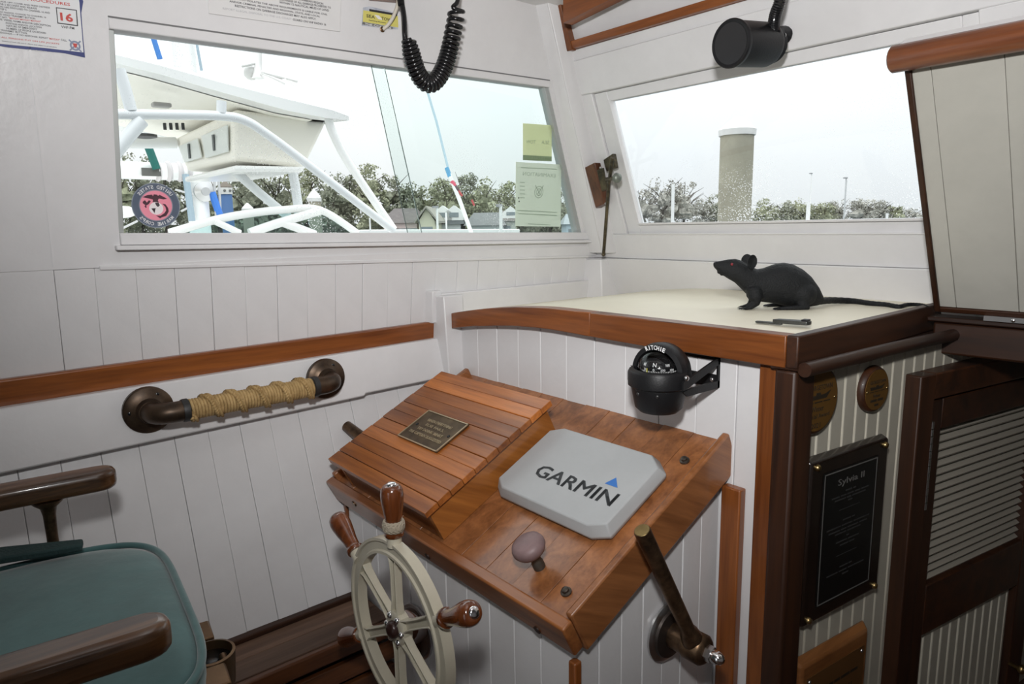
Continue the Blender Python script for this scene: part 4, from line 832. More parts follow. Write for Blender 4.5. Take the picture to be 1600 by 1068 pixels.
# ------------------------------------------------------------------ helm chair
CHM = Matrix.Translation((-1.03, .165, 0)) @ Matrix.Rotation(math.radians(-5), 4, 'Z')
chr_ = thing('helm_chair', CHM @ V((0, -.2, FL)), 'teal cushioned helm chair with dark wooden arms and bronze posts', 'chair')
TEAL = mat('teal_velvet', (.080, .190, .190), .85, sheen=.5, bump=.5, bscale=30, mottle=.28, mscale=9)
hw, y0_, y1_, zt0 = .262, -.52, .050, .478
def sup(a, b, n, cx, cy, e=5): return [V((cx+a*math.copysign(abs(math.cos(t))**(2/e), math.cos(t)), cy+b*math.copysign(abs(math.sin(t))**(2/e), math.sin(t)), 0)) for t in (2*math.pi*i/n for i in range(n))]
m = MB(); lev = [(.0, zt0-.085), (-.0, zt0-.09), (.0, zt0-.06), (.004, zt0-.03), (.0, zt0-.012), (-.012, zt0-.004), (-.035, zt0+.002), (-.08, zt0+.006), (-.15, zt0+.008)]
cy_ = (y0_+y1_)/2; hb_ = (y1_-y0_)/2; rows = []; NN = 72
for ins, z in lev:
    row = [CHM @ (p+V((0, 0, z+.0022*noise.noise(V((p.x*22, p.y*9, z*8)))))) for p in sup(hw+ins, hb_+ins, NN, 0, cy_)]; rows.append(row+[row[0]])
m.grid(rows); m.add(rows[-1][:-1], [tuple(range(NN))]); m.add(rows[1][:-1], [tuple(range(NN))[::-1]]); cu_ = m.build('cushion', TEAL, chr_, smooth=60)
m = MB(); q = [CHM @ (p+V((0, 0, zt0-.006))) for p in sup(hw+.001, hb_+.001, 120, 0, cy_)]; m.tube(q+[q[0], q[1]], .0055, 8, cap=False); m.build('piping', TEAL, cu_, smooth=180)
m = MB(); q = [CHM @ (p+V((0, 0, zt0-.088))) for p in sup(hw+.001, hb_+.001, 120, 0, cy_)]; m.tube(q+[q[0], q[1]], .0055, 8, cap=False); m.build('piping', TEAL, cu_, smooth=180)
CORD_ = mat('corduroy', (.030, .062, .062), .9, bump=1, bscale=200); zf = zt0+.010
fp_ = [onZ(x, y, zf) for x, y in ((-60, 890), (0, 882), (60, 873), (129, 861), (131, 851), (60, 858), (0, 864), (-60, 870))]
m = MB(); m.prism(fp_, V((0, 0, .012))); fl2 = m.build('corduroy_flap', CORD_, chr_, bevel=.003)
ARMW = wood('arm_wood', (.028, .012, .005), (.17, .078, .028), 'y', rough=.3, coat=.5, fine=1.6, vary=.1)
for s in (-1, 1):
    xa = s*.285; w_ = .026
    pl = [(xa-w_, -.56), (xa+w_, -.56)] + [(xa+w_*math.cos(t)**.8 if math.cos(t) > 0 else xa-w_*abs(math.cos(t))**.8, -.028+.030*math.sin(t)) for t in [math.pi*i/10 for i in range(0, 11)]]
    m = MB(); m.prism([CHM @ V((a, b, .566)) for a, b in pl], V((0, 0, .036))); m.build('armrest', ARMW, chr_, bevel=.011, bseg=4)
    for yy in (-.10, -.46):
        m = MB(); m.lathe([(.024, .566), (.022, .562), (.012, .553), (.0095, .54), (.0085, .50), (.0095, .42), (.012, .37)], CHM @ Matrix.Translation((xa*.985, yy, 0)), 18); m.build('arm_post', BRONZE, chr_, smooth=50)
SEATB = mat('seat_bronze', (.20, .12, .065), .4, metal=.85, mottle=.35, mscale=14)
m = MB(); m.box((-.27, -.5, .362), (.27, .05, .386), CHM); m.build('seat_pan', SEATB, chr_, bevel=.003)
m = MB(); m.lathe([(.045, FL+.03), (.04, .2), (.06, .345), (.12, .361)], CHM @ Matrix.Translation((0, -.22, 0)), 24); m.build('pedestal', SEATB, chr_, smooth=40)
m = MB(); m.lathe([(.16, FL+.001), (.16, FL+.012), (.06, FL+.03)], CHM @ Matrix.Translation((0, -.22, 0)), 32); m.build('pedestal_base', SEATB, chr_, smooth=40)
m = MB(); m.box((-.26, -.56, .48), (.26, -.50, .95), CHM); m.build('backrest', TEAL, chr_, bevel=.02, bseg=3)
for s in (-1, 1): m = MB(); m.box((s*.2-.015, -.53, .37), (s*.2+.015, -.51, .6), CHM); m.build('back_post', SEATB, chr_, bevel=.003)
pz = .40; c0 = onZ(329, 1019, pz)
m = MB(); m.lathe([(.030, -.05), (.033, -.01), (.0335, .0), (.0295, .001), (.0285, -.004), (.026, -.045), (0, -.047)], Matrix.Translation(c0), 32); ch_ = m.build('cup_holder', SEATB, chr_, smooth=40, label='bronze cup holder ring at the front of the seat')
m = MB(); m.lathe([(0.0285, -.012), (.0265, -.044), (0, -.046)], Matrix.Translation(c0), 28); m.build('cup_liner', mat('liner_black', (.012, .013, .014), .25, bump=.8, bscale=60), ch_, smooth=180)
for (x, y), d in (((316, 984), .022), ((338, 1054), .026)):
    p = onZ(x, y, pz); M_ = Matrix.Translation(p) @ Matrix.Rotation(math.radians(-8), 4, 'Z'); m = MB(); m.box((-.026, -.10, -.03), (.026, d*.6, .0), M_); m.build('front_bracket', SEATB, chr_, bevel=.003)
pk = onZ(352, 1035, .385); m = MB(); m.tube(smoothpath([pk+V((-.012, .0, .006)), pk, pk+V((.002, .0, -.02)), pk+V((-.008, 0, -.035))], 5), .006, 8); m.build('bracket_clip', BRONZE, chr_, smooth=180)
# ------------------------------------------------------------------ plaques on the companionway wall
def rwf(s, z, off): return frame(rw(s, z, off), DV, (0, 0, 1))
INK = mat('engraved_dark', (.02, .014, .008), .5); GOLD = mat('plaque_gold', (.17, .085, .02), .4, metal=.5)
def bars(M, rows_, material, parent, h, W):
    m = MB()
    for yv, words in rows_:
        x = -W*sum(words)/2-.5*(len(words)-1)*.0035
        for wd in words:
            L_ = W*wd; m.prism([M @ V((x, yv-h/2, 0)), M @ V((x+L_, yv-h/2, 0)), M @ V((x+L_, yv+h/2, 0)), M @ V((x, yv+h/2, 0))], (M.to_3x3() @ V((0, 0, .0004)))); x += L_+.0035
    m.build('fine_print', material, parent)['kind'] = 'stuff'
def oval(name, px, py, r0_, label, big):
    s_, z_ = RS(px, py, .012); t = thing(name, rw(s_, z_, 0), label, 'plaque')
    m = MB(); m.lathe([(r0_*.99, 0.0015), (r0_, .006), (r0_*.93, .013), (r0_*.9, .014)], rwf(s_, z_, 0) , 40); m.build('backing', DZ, t, smooth=40)
    m = MB(); m.lathe([(r0_*.86, .0142), (r0_*.86, .0155), (0, .0155)], rwf(s_, z_, 0), 40); f_ = m.build('brass_face', GOLD, t, smooth=30)
    M_ = rwf(s_, z_, .0156); k = r0_
    def at(x, y): return M_ @ Matrix.Translation((x*k, y*k, 0))
    text('GEORGETOWN', at(.02, .34), k*1.15, k*.14, INK, f_)
    m = MB(); m.prism([M_ @ V((a*k, b*k, 0)) for a, b in ((-.55, .16), (-.5, .02), (.35, .02), (.55, .22), (.3, .14), (.1, .13), (.08, .2), (-.1, .2), (-.12, .13))], M_.to_3x3() @ V((0, 0, .0004))); m.build('boat_silhouette', INK, f_)
    bars(at(.0, -.06), [(0, (.3, .35, .3))], INK, f_, k*.03, k)
    text('Winner', at(-.02, -.24), k*.55, k*.15, INK, f_)
    if big: text('Special Award', at(0, -.46), k*1.05, k*.16, INK, f_); text('2021', at(-.06, -.70), k*.4, k*.14, INK, f_)
    else: bars(at(0, -.44), [(0, (.45, .4))], INK, f_, k*.1, k); bars(at(0, -.64), [(0, (.3,))], INK, f_, k*.09, k)
    for sx in (-.74, .74): screw(M_ @ V((sx*k, -.02*k, 0)), RN, .0028, BRASS, f_)
oval('oval_plaque', 1368, 608, .046, 'small round brass award plaque to the right of the larger round one', False)
oval('oval_plaque', 1276, 624, .066, 'larger round brass award plaque half hidden behind the corner post', True)
sa, za = RS(1262, 712, .018); sb, zb2 = RS(1386, 676, .018); sc_, zc_ = RS(1243, 975, .018); za = .58; zc_ = .25
sa = sc_ = .022; sb = RS(1381, 800, .018)[0]
bpq = thing('memorial_plaque', rw((sa+sb)/2, (za+zc_)/2, 0), 'large black memorial plaque headed Sylvia II on the beadboard', 'plaque')
m = MB(); m.hexa([rw(sa, zc_, .001), rw(sb, zc_, .001), rw(sb-.006, zc_+.006, .02), rw(sa+.006, zc_+.006, .02), rw(sa, za, .001), rw(sb, za, .001), rw(sb-.006, za-.006, .02), rw(sa+.006, za-.006, .02)])
m.build('backboard', wood('ebony', (.006, .004, .003), (.018, .010, .007), 'z', rough=.25, coat=.5), bpq, bevel=.004)
smid, zmid = (sa+sb)/2, (za+zc_)/2; W_, H_ = (sb-sa)*.68, (za-zc_)*.80
MPQ = rwf(smid, zmid, .0202); m = MB(); m.box((-W_/2, -H_/2, 0), (W_/2, H_/2, .0012), MPQ); pf = m.build('black_plate', mat('plate_black', (.006, .006, .006), .25), bpq)
PS = mat('plate_silver', (.12, .117, .11), .4); m = MB(); e = .0022
for q in ((-W_/2+.003, W_/2-.003, H_/2-.005, H_/2-.005+e), (-W_/2+.003, W_/2-.003, -H_/2+.003, -H_/2+.003+e), (-W_/2+.003, -W_/2+.003+e, -H_/2+.003, H_/2-.003), (W_/2-.003-e, W_/2-.003, -H_/2+.003, H_/2-.003)): m.box((q[0], q[2], .0013), (q[1], q[3], .0018), MPQ)
m.build('plate_border', PS, pf)
text('Sylvia II', MPQ @ Matrix.Translation((0, H_*.39, .0013)), W_*.48, H_*.06, PS, pf)
PD = mat('plate_print', (.032, .032, .031), .5); k = H_
bars(MPQ @ Matrix.Translation((0, 0, .0013)), [(k*.32, (.12, .05)), (k*.29, (.14, .1, .12, .1, .14)), (k*.265, (.2, .08, .25)), (k*.24, (.08,)), (k*.10, (.15, .05)), (k*.06, (.25, .2, .3)), (k*.03, (.2, .1, .2, .15)), (k*.005, (.2, .25)), (-k*.03, (.05,)), (-k*.06, (.2, .2)), (-k*.09, (.15, .1)), (-k*.26, (.15, .06)), (-k*.295, (.2, .15, .3)), (-k*.325, (.12,))], PD, pf, .0026, W_)
bars(MPQ @ Matrix.Translation((0, 0, .0013)), [(k*.185, (.38,)), (-k*.165, (.38,))], PD, pf, .0012, W_)
for sx in (-1, 1):
    for sz in (-1, 1): m = MB(); m.lathe([(.0065, 0), (.0065, .002), (.005, .006), (0, .0075)], axisM(rw(smid+sx*(sb-sa)*.42, zmid+sz*(za-zc_)*.45, .0202), RN), 16); m.build('brass_stud', BRASS, bpq, smooth=60)
s0w, s1w = .025, RS(1360, 985, .018)[0]; ztw = .182
wpq = thing('wooden_plaque', rw((s0w+s1w)/2, .08, 0), 'varnished oak plaque lettered Sylvia II below the black plaque', 'plaque')
OAK = wood('oak_y', (.18, .065, .018), (.34, .14, .045), 'y', rough=.35, coat=.4)
m = MB(); m.hexa([rw(s0w, -.12, .001), rw(s1w, -.12, .001), rw(s1w-.012, -.11, .02), rw(s0w+.012, -.11, .02), rw(s0w, ztw, .001), rw(s1w, ztw, .001), rw(s1w-.012, ztw-.012, .02), rw(s0w+.012, ztw-.012, .02)]); m.build('board', OAK, wpq, bevel=.005)
sm_ = (s0w+s1w)/2; M_ = rwf(sm_, .05, .0202); W_ = s1w-s0w
m = MB(); m.box((-W_*.40, -.14, 0), (W_*.40, .092, .0015), M_); wf = m.build('copper_plate', mat('plate_copper', (.16, .075, .025), .4, metal=.4), wpq)
text('SYLVIA II', M_ @ Matrix.Translation((0, .018, .0016)), W_*.48, .017, INK, wf); bars(M_ @ Matrix.Translation((0, .05, .0016)), [(0, (.1, .16, .08, .12, .1))], INK, wf, .006, W_)
for sx in (-.36, .36): screw(M_ @ V((sx*W_, .082, .0016)), RN, .004, STEEL, wf)
# ------------------------------------------------------------------ printed signs on the cabin side
def tx(s, l, r, hpx, mt, parent, off, bold=.012):
    a, b = WL(l[0], l[1], off), WL(r[0], r[1], off); h = (WL((l[0]+r[0])/2, (l[1]+r[1])/2-hpx/2, off)-WL((l[0]+r[0])/2, (l[1]+r[1])/2+hpx/2, off)).length
    text(s, frame((a+b)/2, b-a, (.14, 0, 1)), (b-a).length, h, mt, parent, depth=.0002, bold=bold)
def sheet(name, corners, off, th, mt, parent=None, **k):
    m = MB(); m.prism([WL(x, y, off) for x, y in corners], V((th, 0, 0))); return m.build(name, mt, parent, **k)
sg = thing('distress_sticker', WL(60, 30, .001), 'torn blue and white distress call sticker left of the side window', 'sticker')
blue = [(-60, -75), (20, -62), (128, 2), (130, 10), (127, 20), (130, 40), (131, 66), (133, 90), (118, 86), (100, 83), (60, 80), (36, 78), (14, 75), (10, 77), (0, 73), (-60, 62)]
sheet('blue_border', [(-60, -77), (124, -30), (130, 3), (127, 20), (130, 60), (133, 90), (100, 83), (60, 79), (12, 74), (-60, 62)], .0008, .0004, PRB, sg)
sheet('white_field', [(-60, -72), (118, -28), (124, 4), (130.5, 82), (70, 75), (0, 68.5), (-60, 61)], .0013, .0003, mat('sign_white', (.72, .73, .74), .45), sg)
o = .0018
L1 = [("ON DSC RADIOS, LIFT COVER AND PRESS DISTRESS", (-26, -1), (78, 12.4)), ("BUTTON FOR 5 SECONDS AND RELEASE", (-22, 3.5), (57.5, 13.4)), ("WHEN RADIO HAS SWITCHED TO CHANNEL 16 AND", (-22, 7.3), (78, 20.3)), ("GO TO STEP 5", (-18, 11.8), (10, 15.3)), ("ON NON-DSC RADIOS, CHANGE TO CHANNEL 16", (-22, 16), (72, 27.4)), ("PRESS AND HOLD TRANSMIT BUTTON", (-18, 20), (55, 29.2)), ("CLEARLY SAY:", (-18, 24.2), (11.5, 27.8)), ("GIVE: VESSEL NAME AND/OR DESCRIPTION", (-6, 29.4), (79, 40.6)), ("POSITION AND/OR LOCATION", (9, 36), (65, 43)), ("NATURE OF EMERGENCY", (10, 40), (58.5, 46)), ("NUMBER OF PEOPLE ON BOARD", (10, 44.2), (72, 51.8)), ("RELEASE TRANSMIT BUTTON", (-18, 44.5), (42, 52)), ("WAIT 10 SECONDS — IF NO RESPONSE, REPEAT", (-20, 48.5), (75, 60)), ("CALL.", (95, 62), (105, 63.6))]
for s, l, r in L1: tx(s, l, r, 2.9, PRK, sg, o)
tx("DISTRESS CALL PROCEDURES", (-40, -13), (109.5, 7.2), 4.8, PRR, sg, o); tx('"MAYDAY MAYDAY MAYDAY"', (13.5, 28), (64, 34), 2.8, PRR, sg, o); tx('"MAYDAY"', (76, 60), (93.5, 62.4), 2.8, PRR, sg, o); tx("HAVE ALL PERSONS PUT ON LIFE JACKETS", (-14, 56.5), (92.5, 69), 2.9, PRR, sg, o); tx("Intentional hoax calls are an offense and subject to prosecution.", (3, 64), (89, 74), 2.1, PRK, sg, o)
tx("www.uscgboating.org", (42, 77.3), (73, 80.6), 2.0, PRW, sg, .0016); tx("16", (94, 25.5), (114, 28.5), 13, PRR, sg, o, .03); tx("VHF-FM", (95.5, 41.5), (116, 44.3), 4, PRK, sg, o)
m = MB(); sq_ = [(87.2, 11.2), (120, 15.5), (122, 41), (89.7, 36.7)]; iq = [(88.7, 12.7), (118.6, 16.7), (120.2, 39.2), (91, 35.2)]
for i in range(4): j = (i+1) % 4; m.prism([WL(*sq_[i], o), WL(*sq_[j], o), WL(*iq[j], o), WL(*iq[i], o)], V((.0002, 0, 0)))
m.build('box_outline', PRK, sg)
ecc = WL(117.5, 71.5, o); m = MB(); EM = frame(ecc, (0, 1, 0), (.14, 0, 1)); m.lathe([(.0055, 0), (.0085, 0), (.0085, .0002), (.0055, .0002), (.0055, 0)], EM, 24)
for a in (45, 135): dd = V((math.cos(math.radians(a)), math.sin(math.radians(a)), 0)); nn = V((-dd.y, dd.x, 0)); m.prism([EM @ (dd*x+nn*y) for x, y in ((-.013, -.0012), (.013, -.0012), (.013, .0012), (-.013, .0012))], V((.0002, 0, 0)))
m.build('anchor_emblem', mat('emblem_grey', (.22, .25, .36), .5), sg); m = MB(); m.prism([EM @ V((x*.003, y*.004, .0003)) for x, y in ((-1, 1), (1, 1), (1, 0), (0, -1), (-1, 0))], V((.0002, 0, 0))); m.build('emblem_shield', PRR, sg)
pl_ = thing('disposal_placard', WL(430, 15, .002), 'white garbage disposal placard with black lettering above the side window', 'sign')
sheet('plate', [(318, -90), (535, -60), (531, 50), (326, 21.5)], .0008, .002, mat('placard_white', (.72, .715, .71), .3, mottle=.05), pl_, bevel=.0008)
o = .003
for s, l, r in (("WHO VIOLATES THE ABOVE REQUIREMENTS IS LIABLE FOR CIVIL", (370, -1.5), (511.5, 23.2)), ("AND/OR CRIMINAL PENALTIES AND REGIONAL, STATE, AND LOCAL", (358.5, 2), (500, 26)), ("RESTRICTIONS ON GARBAGE DISCHARGES MAY ALSO APPLY.", (367, 8.8), (494, 29.8)), ("WITHIN 12 NAUTICAL MILES OF LAND", (436.5, 3.5), (514, 16.5)), ("DISCHARGE OF ALL GARBAGE PROHIBITED TO", (437, -1), (517, 12.2)), ("CARIBBEAN REGION", (466, -1.5), (505, 6)), ("GUARD ON VHF RADIO 16", (457.5, 30.3), (509.5, 38.6))): tx(s, l, r, 3.4, PRK, pl_, o)
tx("REPORT ILLEGAL DISPOSAL TO THE U.S. COAST", (348, 13), (455.5, 29.8), 3.2, mat('print_faded', (.48, .48, .49), .5), pl_, o)
ys_ = thing('yellow_sticker', WL(594, 27, .001), 'torn yellow tow service sticker beside the coiled cord', 'sticker')
sheet('paper_base', [(567, 12), (577, 10), (621, 20), (622, 46), (600, 44), (565, 40)], .0004, .0003, mat('sticker_pale', (.62, .65, .70), .6, mottle=.3, mscale=40, mcol=(.35, .38, .45)), ys_)
sheet('yellow_field', [(567.5, 16), (621.5, 25), (622.5, 43), (567, 34)], .0008, .0002, mat('sticker_yellow', (.66, .60, .16), .5), ys_)
sheet('dark_stripe', [(577, 14), (620, 21.5), (620.5, 25), (577, 17.5)], .0011, .0002, PRK, ys_); sheet('lower_stripe', [(566.5, 34), (614, 42.5), (613, 46), (566, 38)], .0011, .0002, mat('print_grey', (.16, .16, .15), .6), ys_)
tx("SEA", (572.5, 24.5), (586, 27), 5, PRK, ys_, .0013); tx("TOW", (596, 28.6), (611, 31.4), 5, PRK, ys_, .0013); tx("Assisting Boaters", (576, 31.5), (603, 36), 2.2, PRK, ys_, .0013); tx("THE CHARTER", (570, 37), (612, 44.5), 3, PRW, ys_, .0015)
sheet('swoosh', [(585, 23), (592, 24.3), (598, 31.2), (591, 30)], .0013, .0002, PRW, ys_)
# ------------------------------------------------------------------ decals on the panes (read from outside, so mirrored here)
OFF1 = -.0215
ec = WL(244, 321, OFF1); eR = (WL(282, 321, OFF1)-WL(206, 320, OFF1)).length/2
us = thing('round_window_decal', ec, 'round grey and pink military emblem decal on the lower left of the side window', 'decal')
EM = frame(ec, (0, -1, 0), (.14, 0, 1)).copy()            # front of the decal faces outboard
ringD, pinkD, greyD, whD, dkD = decal('decal_ring', (.24, .27, .34), .82), decal('decal_pink', (.95, .50, .58), .85), decal('decal_grey', (.24, .23, .25), .85), decal('decal_white', (.95, .95, .95), .9, .15), decal('decal_line', (.45, .47, .52), .85)
def disc(name, r0_, r1_, mt, d): m = MB(); m.lathe([(r0_*eR, d), (r1_*eR, d), (r1_*eR, d+.0001), (r0_*eR, d+.0001), (r0_*eR, d)] if r0_ > 0 else [(0, d), (r1_*eR, d), (r1_*eR, d+.0001), (0, d+.0001)], EM, 64); m.build(name, mt, us)
disc('outer_line', .965, 1.0, dkD, 0); disc('ring', .70, .965, ringD, 0); disc('inner_line', .66, .70, dkD, 0); disc('field', 0, .66, pinkD, 0)
FM = EM @ Matrix.Translation((0, 0, -.0002))
arctext('UNITED STATES', FM, eR*.825, math.pi/2, .150, eR*.155, whD, us, wfac=.72, bold=.02); arctext('MARINE CORPS', FM, eR*.83, -math.pi/2, .158, eR*.155, whD, us, inward=True, wfac=.72, bold=.02)
def epoly(name, pts, mt, d=-.0003): m = MB(); m.prism([EM @ V((-(x-557)/420*eR, (555-y)/400*eR, d)) for x, y in pts], EM.to_3x3() @ V((0, 0, .0001))); m.build(name, mt, us)
epoly('eagle', [(330, 410), (420, 370), (500, 360), (512, 390), (530, 355), (585, 360), (600, 385), (625, 362), (700, 400), (760, 432), (690, 445), (610, 430), (590, 470), (608, 490), (570, 500), (500, 490), (510, 450), (440, 430)], greyD)
epoly('globe', [(555+122*math.cos(t*.2618), 605+112*math.sin(t*.2618)) for t in range(24)], whD, -.0004)
epoly('continent', [(540, 505), (600, 500), (620, 550), (585, 580), (555, 550)], greyD, -.0005); epoly('continent', [(470, 605), (545, 600), (520, 690)], greyD, -.0005)
epoly('anchor', [(665, 520), (720, 530), (765, 600), (770, 660), (720, 740), (640, 765), (610, 785), (540, 730), (620, 735), (690, 690), (725, 640), (715, 580)], greyD); epoly('anchor_stock', [(330, 490), (370, 460), (400, 500), (440, 460), (470, 480), (430, 530), (380, 560), (400, 580), (375, 597), (355, 575), (370, 545), (335, 520)], greyD)
OFF2 = -.0135
gS = decal('film_green', (.80, .82, .60), .88); gD = decal('film_dark', (.52, .59, .52), .88); gE = decal('film_pale', (.80, .83, .75), .88); gP = decal('film_print', (.62, .67, .61), .9)
d1 = thing('tow_member_decal', WL(840, 222, OFF2), 'upper pale green tow member sticker on the side window', 'decal')
sheet('film', [(817, 192.5), (862, 195.5), (862, 252), (817, 250)], OFF2, .0002, gS, d1); sheet('foot_stripe', [(817, 242), (862, 244.5), (862, 252), (817, 250)], OFF2+.0003, .0001, gD, d1)
def mtx(s, l, r, hpx, mt, parent, off):
    a, b = WL(l[0], l[1], off), WL(r[0], r[1], off); h = hpx*.0017; text(s, frame((a+b)/2, a-b, (.14, 0, 1)), (b-a).length, h, mt, parent, depth=.0001)
mtx('SEA', (846, 222), (858, 222.8), 6, gP, d1, OFF2+.0004); mtx('TOW', (822, 221), (837, 221.8), 6, gP, d1, OFF2+.0004); mtx('MEMBER', (830, 246), (851, 247), 4, gP, d1, OFF2+.0005)
d2 = thing('examination_decal', WL(842, 304, OFF2), 'lower pale green vessel examination sticker on the side window', 'decal')
sheet('film', [(806, 252.8), (877, 257), (876, 354), (805, 353)], OFF2, .0002, gE, d2); mtx('EXAMINATION', (817, 271), (868, 274.5), 6.5, gP, d2, OFF2+.0004)
c_ = WL(842, 300, OFF2+.0004); M_ = frame(c_, (0, 1, 0), (.14, 0, 1)); m = MB()
for r_ in (.009, .016): m.lathe([(r_, 0), (r_+.0022, 0), (r_+.0022, .0001), (r_, .0001), (r_, 0)], M_, 28)
for a in (50, 130): dd = V((math.cos(math.radians(a)), math.sin(math.radians(a)), 0)); nn = V((-dd.y, dd.x, 0)); m.prism([M_ @ (dd*x+nn*y) for x, y in ((-.008, -.0012), (.027, -.0012), (.027, .0012), (-.008, .0012))], V((.0001, 0, 0)))
m.build('anchor_emblem', gP, d2)
m = MB()
for px0, px1, py in ((812, 820, 284), (812, 820, 290), (812, 820, 296), (812, 820, 302), (812, 820, 308), (808, 870, 328), (810, 870, 333), (825, 860, 349), (814, 870, 261)):
    m.prism([WL(px0, py, OFF2+.0004), WL(px1, py+.05*(px1-px0), OFF2+.0004), WL(px1, py+1.2+.05*(px1-px0), OFF2+.0004), WL(px0, py+1.2, OFF2+.0004)], V((.0001, 0, 0)))
m.build('fine_print', gP, d2)['kind'] = 'stuff'
HOL = mat('punch_dark', (.05, .05, .05), .6)
for px, py in ((810.5, 309), (811, 314.5)): m = MB(); m.lathe([(.0022, 0), (.0022, .0003), (0, .0003)], frame(WL(px, py, OFF2+.0004), (0, 1, 0), (.14, 0, 1)), 10); m.build('punch_mark', HOL, d2)
# ================================================================== OUTSIDE: THE MARINA
WZ = -1.3
def scal(c, k): return tuple(x*k for x in c)
m = MB(); m.box((-400, -200, WZ-1), (400, 500, WZ)); wt = m.build('water', mat('harbour_water', (.10, .13, .14), .08, spec=.6, bump=1, bscale=.5)); struct(wt); wt['label'] = 'grey harbour water around the boat'
GW = mat('gelcoat', (.90, .90, .88), .25); GC = mat('gelcoat_cream', (.95, .92, .83), .4); TW = mat('tube_white', (.80, .82, .83), .25)
# ------------------------------------------------------------------ sport fishing boat in the next slip
XN = -5.0
sb_ = thing('sport_fishing_boat', V((-6, 3, WZ)), 'white sport fishing boat with hardtop and tube frame in the next slip', 'boat')
top = [(120, 70), (175, 84), (250, 102), (350, 130), (450, 155), (520, 172), (552, 179)]; bot = [(120, 84), (175, 97), (250, 116), (350, 145), (450, 173), (510, 184), (553, 186)]
nr = [onX(x, y, XN) for x, y in top]; nb = [onX(x, y, XN) for x, y in bot]
m = MB(); rows = []
for i, (a, b) in enumerate(zip(nr, nb)):
    fx = -2.6 if i < 6 else -1.9; sh_f = 0 if i < 6 else -.55
    nx = 0 if i < 6 else -.08
    rows.append([a+V((nx-.12, -.02, .05)), a+V((nx, 0, 0)), b+V((nx, 0, 0)), b+V((nx-.25, 0, .02)), b+V((fx+.2, sh_f, .02)), b+V((fx, sh_f, 0)), a+V((fx, sh_f, 0)), a+V((fx+.12, sh_f, .05)), a+V((nx-.12, -.02, .05))])
m.grid(rows); m.add([p for p in rows[0][:-1]], [tuple(range(8))]); m.add([p for p in rows[-1][:-1]], [tuple(range(8))[::-1]]); m.build('hardtop', GW, sb_, smooth=40)
m = MB(); m.add([p+V((0, 0, -.006)) for r_ in rows[:-1] for p in (r_[3], r_[4])], [(2*i, 2*i+1, 2*i+3, 2*i+2) for i in range(len(rows)-2)]); m.build('hardtop_liner', GC, sb_)
XB2 = -5.35
an_t, an_b = onX(366, 170, XB2), onX(366, 250, XB2); fn_t, fn_b = onX(512, 188, XB2), onX(476, 262, XB2); yA = an_b.y
af_t, af_b = onY(271, 216, yA), onY(292, 267, yA); af_t.z = max(af_t.z, an_t.z-.2)
dxf = af_b.x-an_b.x
ff_b = fn_b+V((dxf, 0, 0)); ff_t = fn_t+V((af_t.x-an_t.x, 0, 0))
m = MB(); m.hexa([an_b, fn_b, ff_b, af_b, an_t, fn_t, ff_t, af_t]); hx = m.build('overhead_console', GC, sb_, bevel=.03)
for f0, f1, z0, z1 in ((.06, .48, .18, .72), (.55, .92, .22, .70)):
    def aq(f, z): return (an_b.lerp(af_b, f)).lerp(an_t.lerp(af_t, f), z)+V((0, -.012, 0))
    m = MB(); m.prism([aq(f0, z0), aq(f1, z0), aq(f1, z1), aq(f0, z1)], V((0, -.012, 0))); pd = m.build('locker_door', mat('door_frost', (.72, .75, .72), .3), sb_, bevel=.004)
    c_ = aq((f0+f1)/2, (z0+z1)/2)+V((0, -.014, 0)); m = MB(); m.box((c_.x-.02, c_.y-.01, c_.z-.06), (c_.x+.02, c_.y, c_.z+.06)); m.build('latch', mat('latch_dark', (.08, .09, .09), .4), pd)
q = [onX(300, 268, XB2-.5), onX(470, 262, XB2+.1)]
m = MB(); m.hexa([onX(365, 268, XB2+.1), onX(474, 268, XB2+.1), onX(474, 268, XB2+.1)+V((-1.3, 0, 0)), onX(365, 268, XB2+.1)+V((-1.3, 0, 0)), onX(365, 258, XB2+.1), onX(478, 260, XB2+.1), onX(478, 260, XB2+.1)+V((-1.3, 0, 0)), onX(365, 258, XB2+.1)+V((-1.3, 0, 0))]); m.build('visor_lip', GW, sb_, bevel=.02)
def tub(name, pts, r, x=XN+.12, mt=TW, parent=sb_, n=8): m = MB(); m.tube(smoothpath([onX(a, b, x) for a, b in pts], n), r, 14); return m.build(name, mt, parent, smooth=60)
tub('rail_tube', [(120, 176), (180, 178), (260, 179), (345, 181), (382, 188), (415, 208), (480, 256), (615, 360)], .031)
tub('leg_tube', [(186, 108), (196, 140), (205, 173)], .036); tub('brace_tube', [(222, 188), (200, 213), (178, 240)], .042, n=2); tub('stub_tube', [(346, 158), (346, 177)], .032, n=2)
tub('strut_tube', [(513, 182), (517, 200), (535, 238), (565, 285), (615, 358)], .032, x=XN-.1, mt=GW); tub('lower_tube', [(368, 268), (405, 301), (450, 338)], .036, x=XN-.6, n=2); tub('lower_post', [(456, 262), (462, 295), (468, 340)], .038, x=XN-.5, n=2)
tub('back_tube', [(100, 222), (275, 223)], .05, x=XN-1.8, n=2)
for i in range(4): p = onX(257+i*9.5, 192, XN-.8); m = MB(); m.tube([p, p+V((0, 0, -.05))], .012, 6); m.build('rod_clip', mat('clip_black', (.03, .03, .03), .5), sb_)
p = onX(226, 210, XN-1.2); m = MB(); m.lathe([(.09, 0), (.09, -.02), (.05, -.03), (0, -.025)], Matrix.Translation(p), 20); m.build('speaker', mat('speaker_dark', (.06, .06, .06), .5), sb_)
p = onX(252, 163, XN-.4); m = MB(); m.box((p.x-.04, p.y-.06, p.z-.02), (p.x+.04, p.y+.06, p.z+.01)); m.build('courtesy_lamp', mat('lamp_grey', (.35, .34, .32), .4), sb_, bevel=.01)
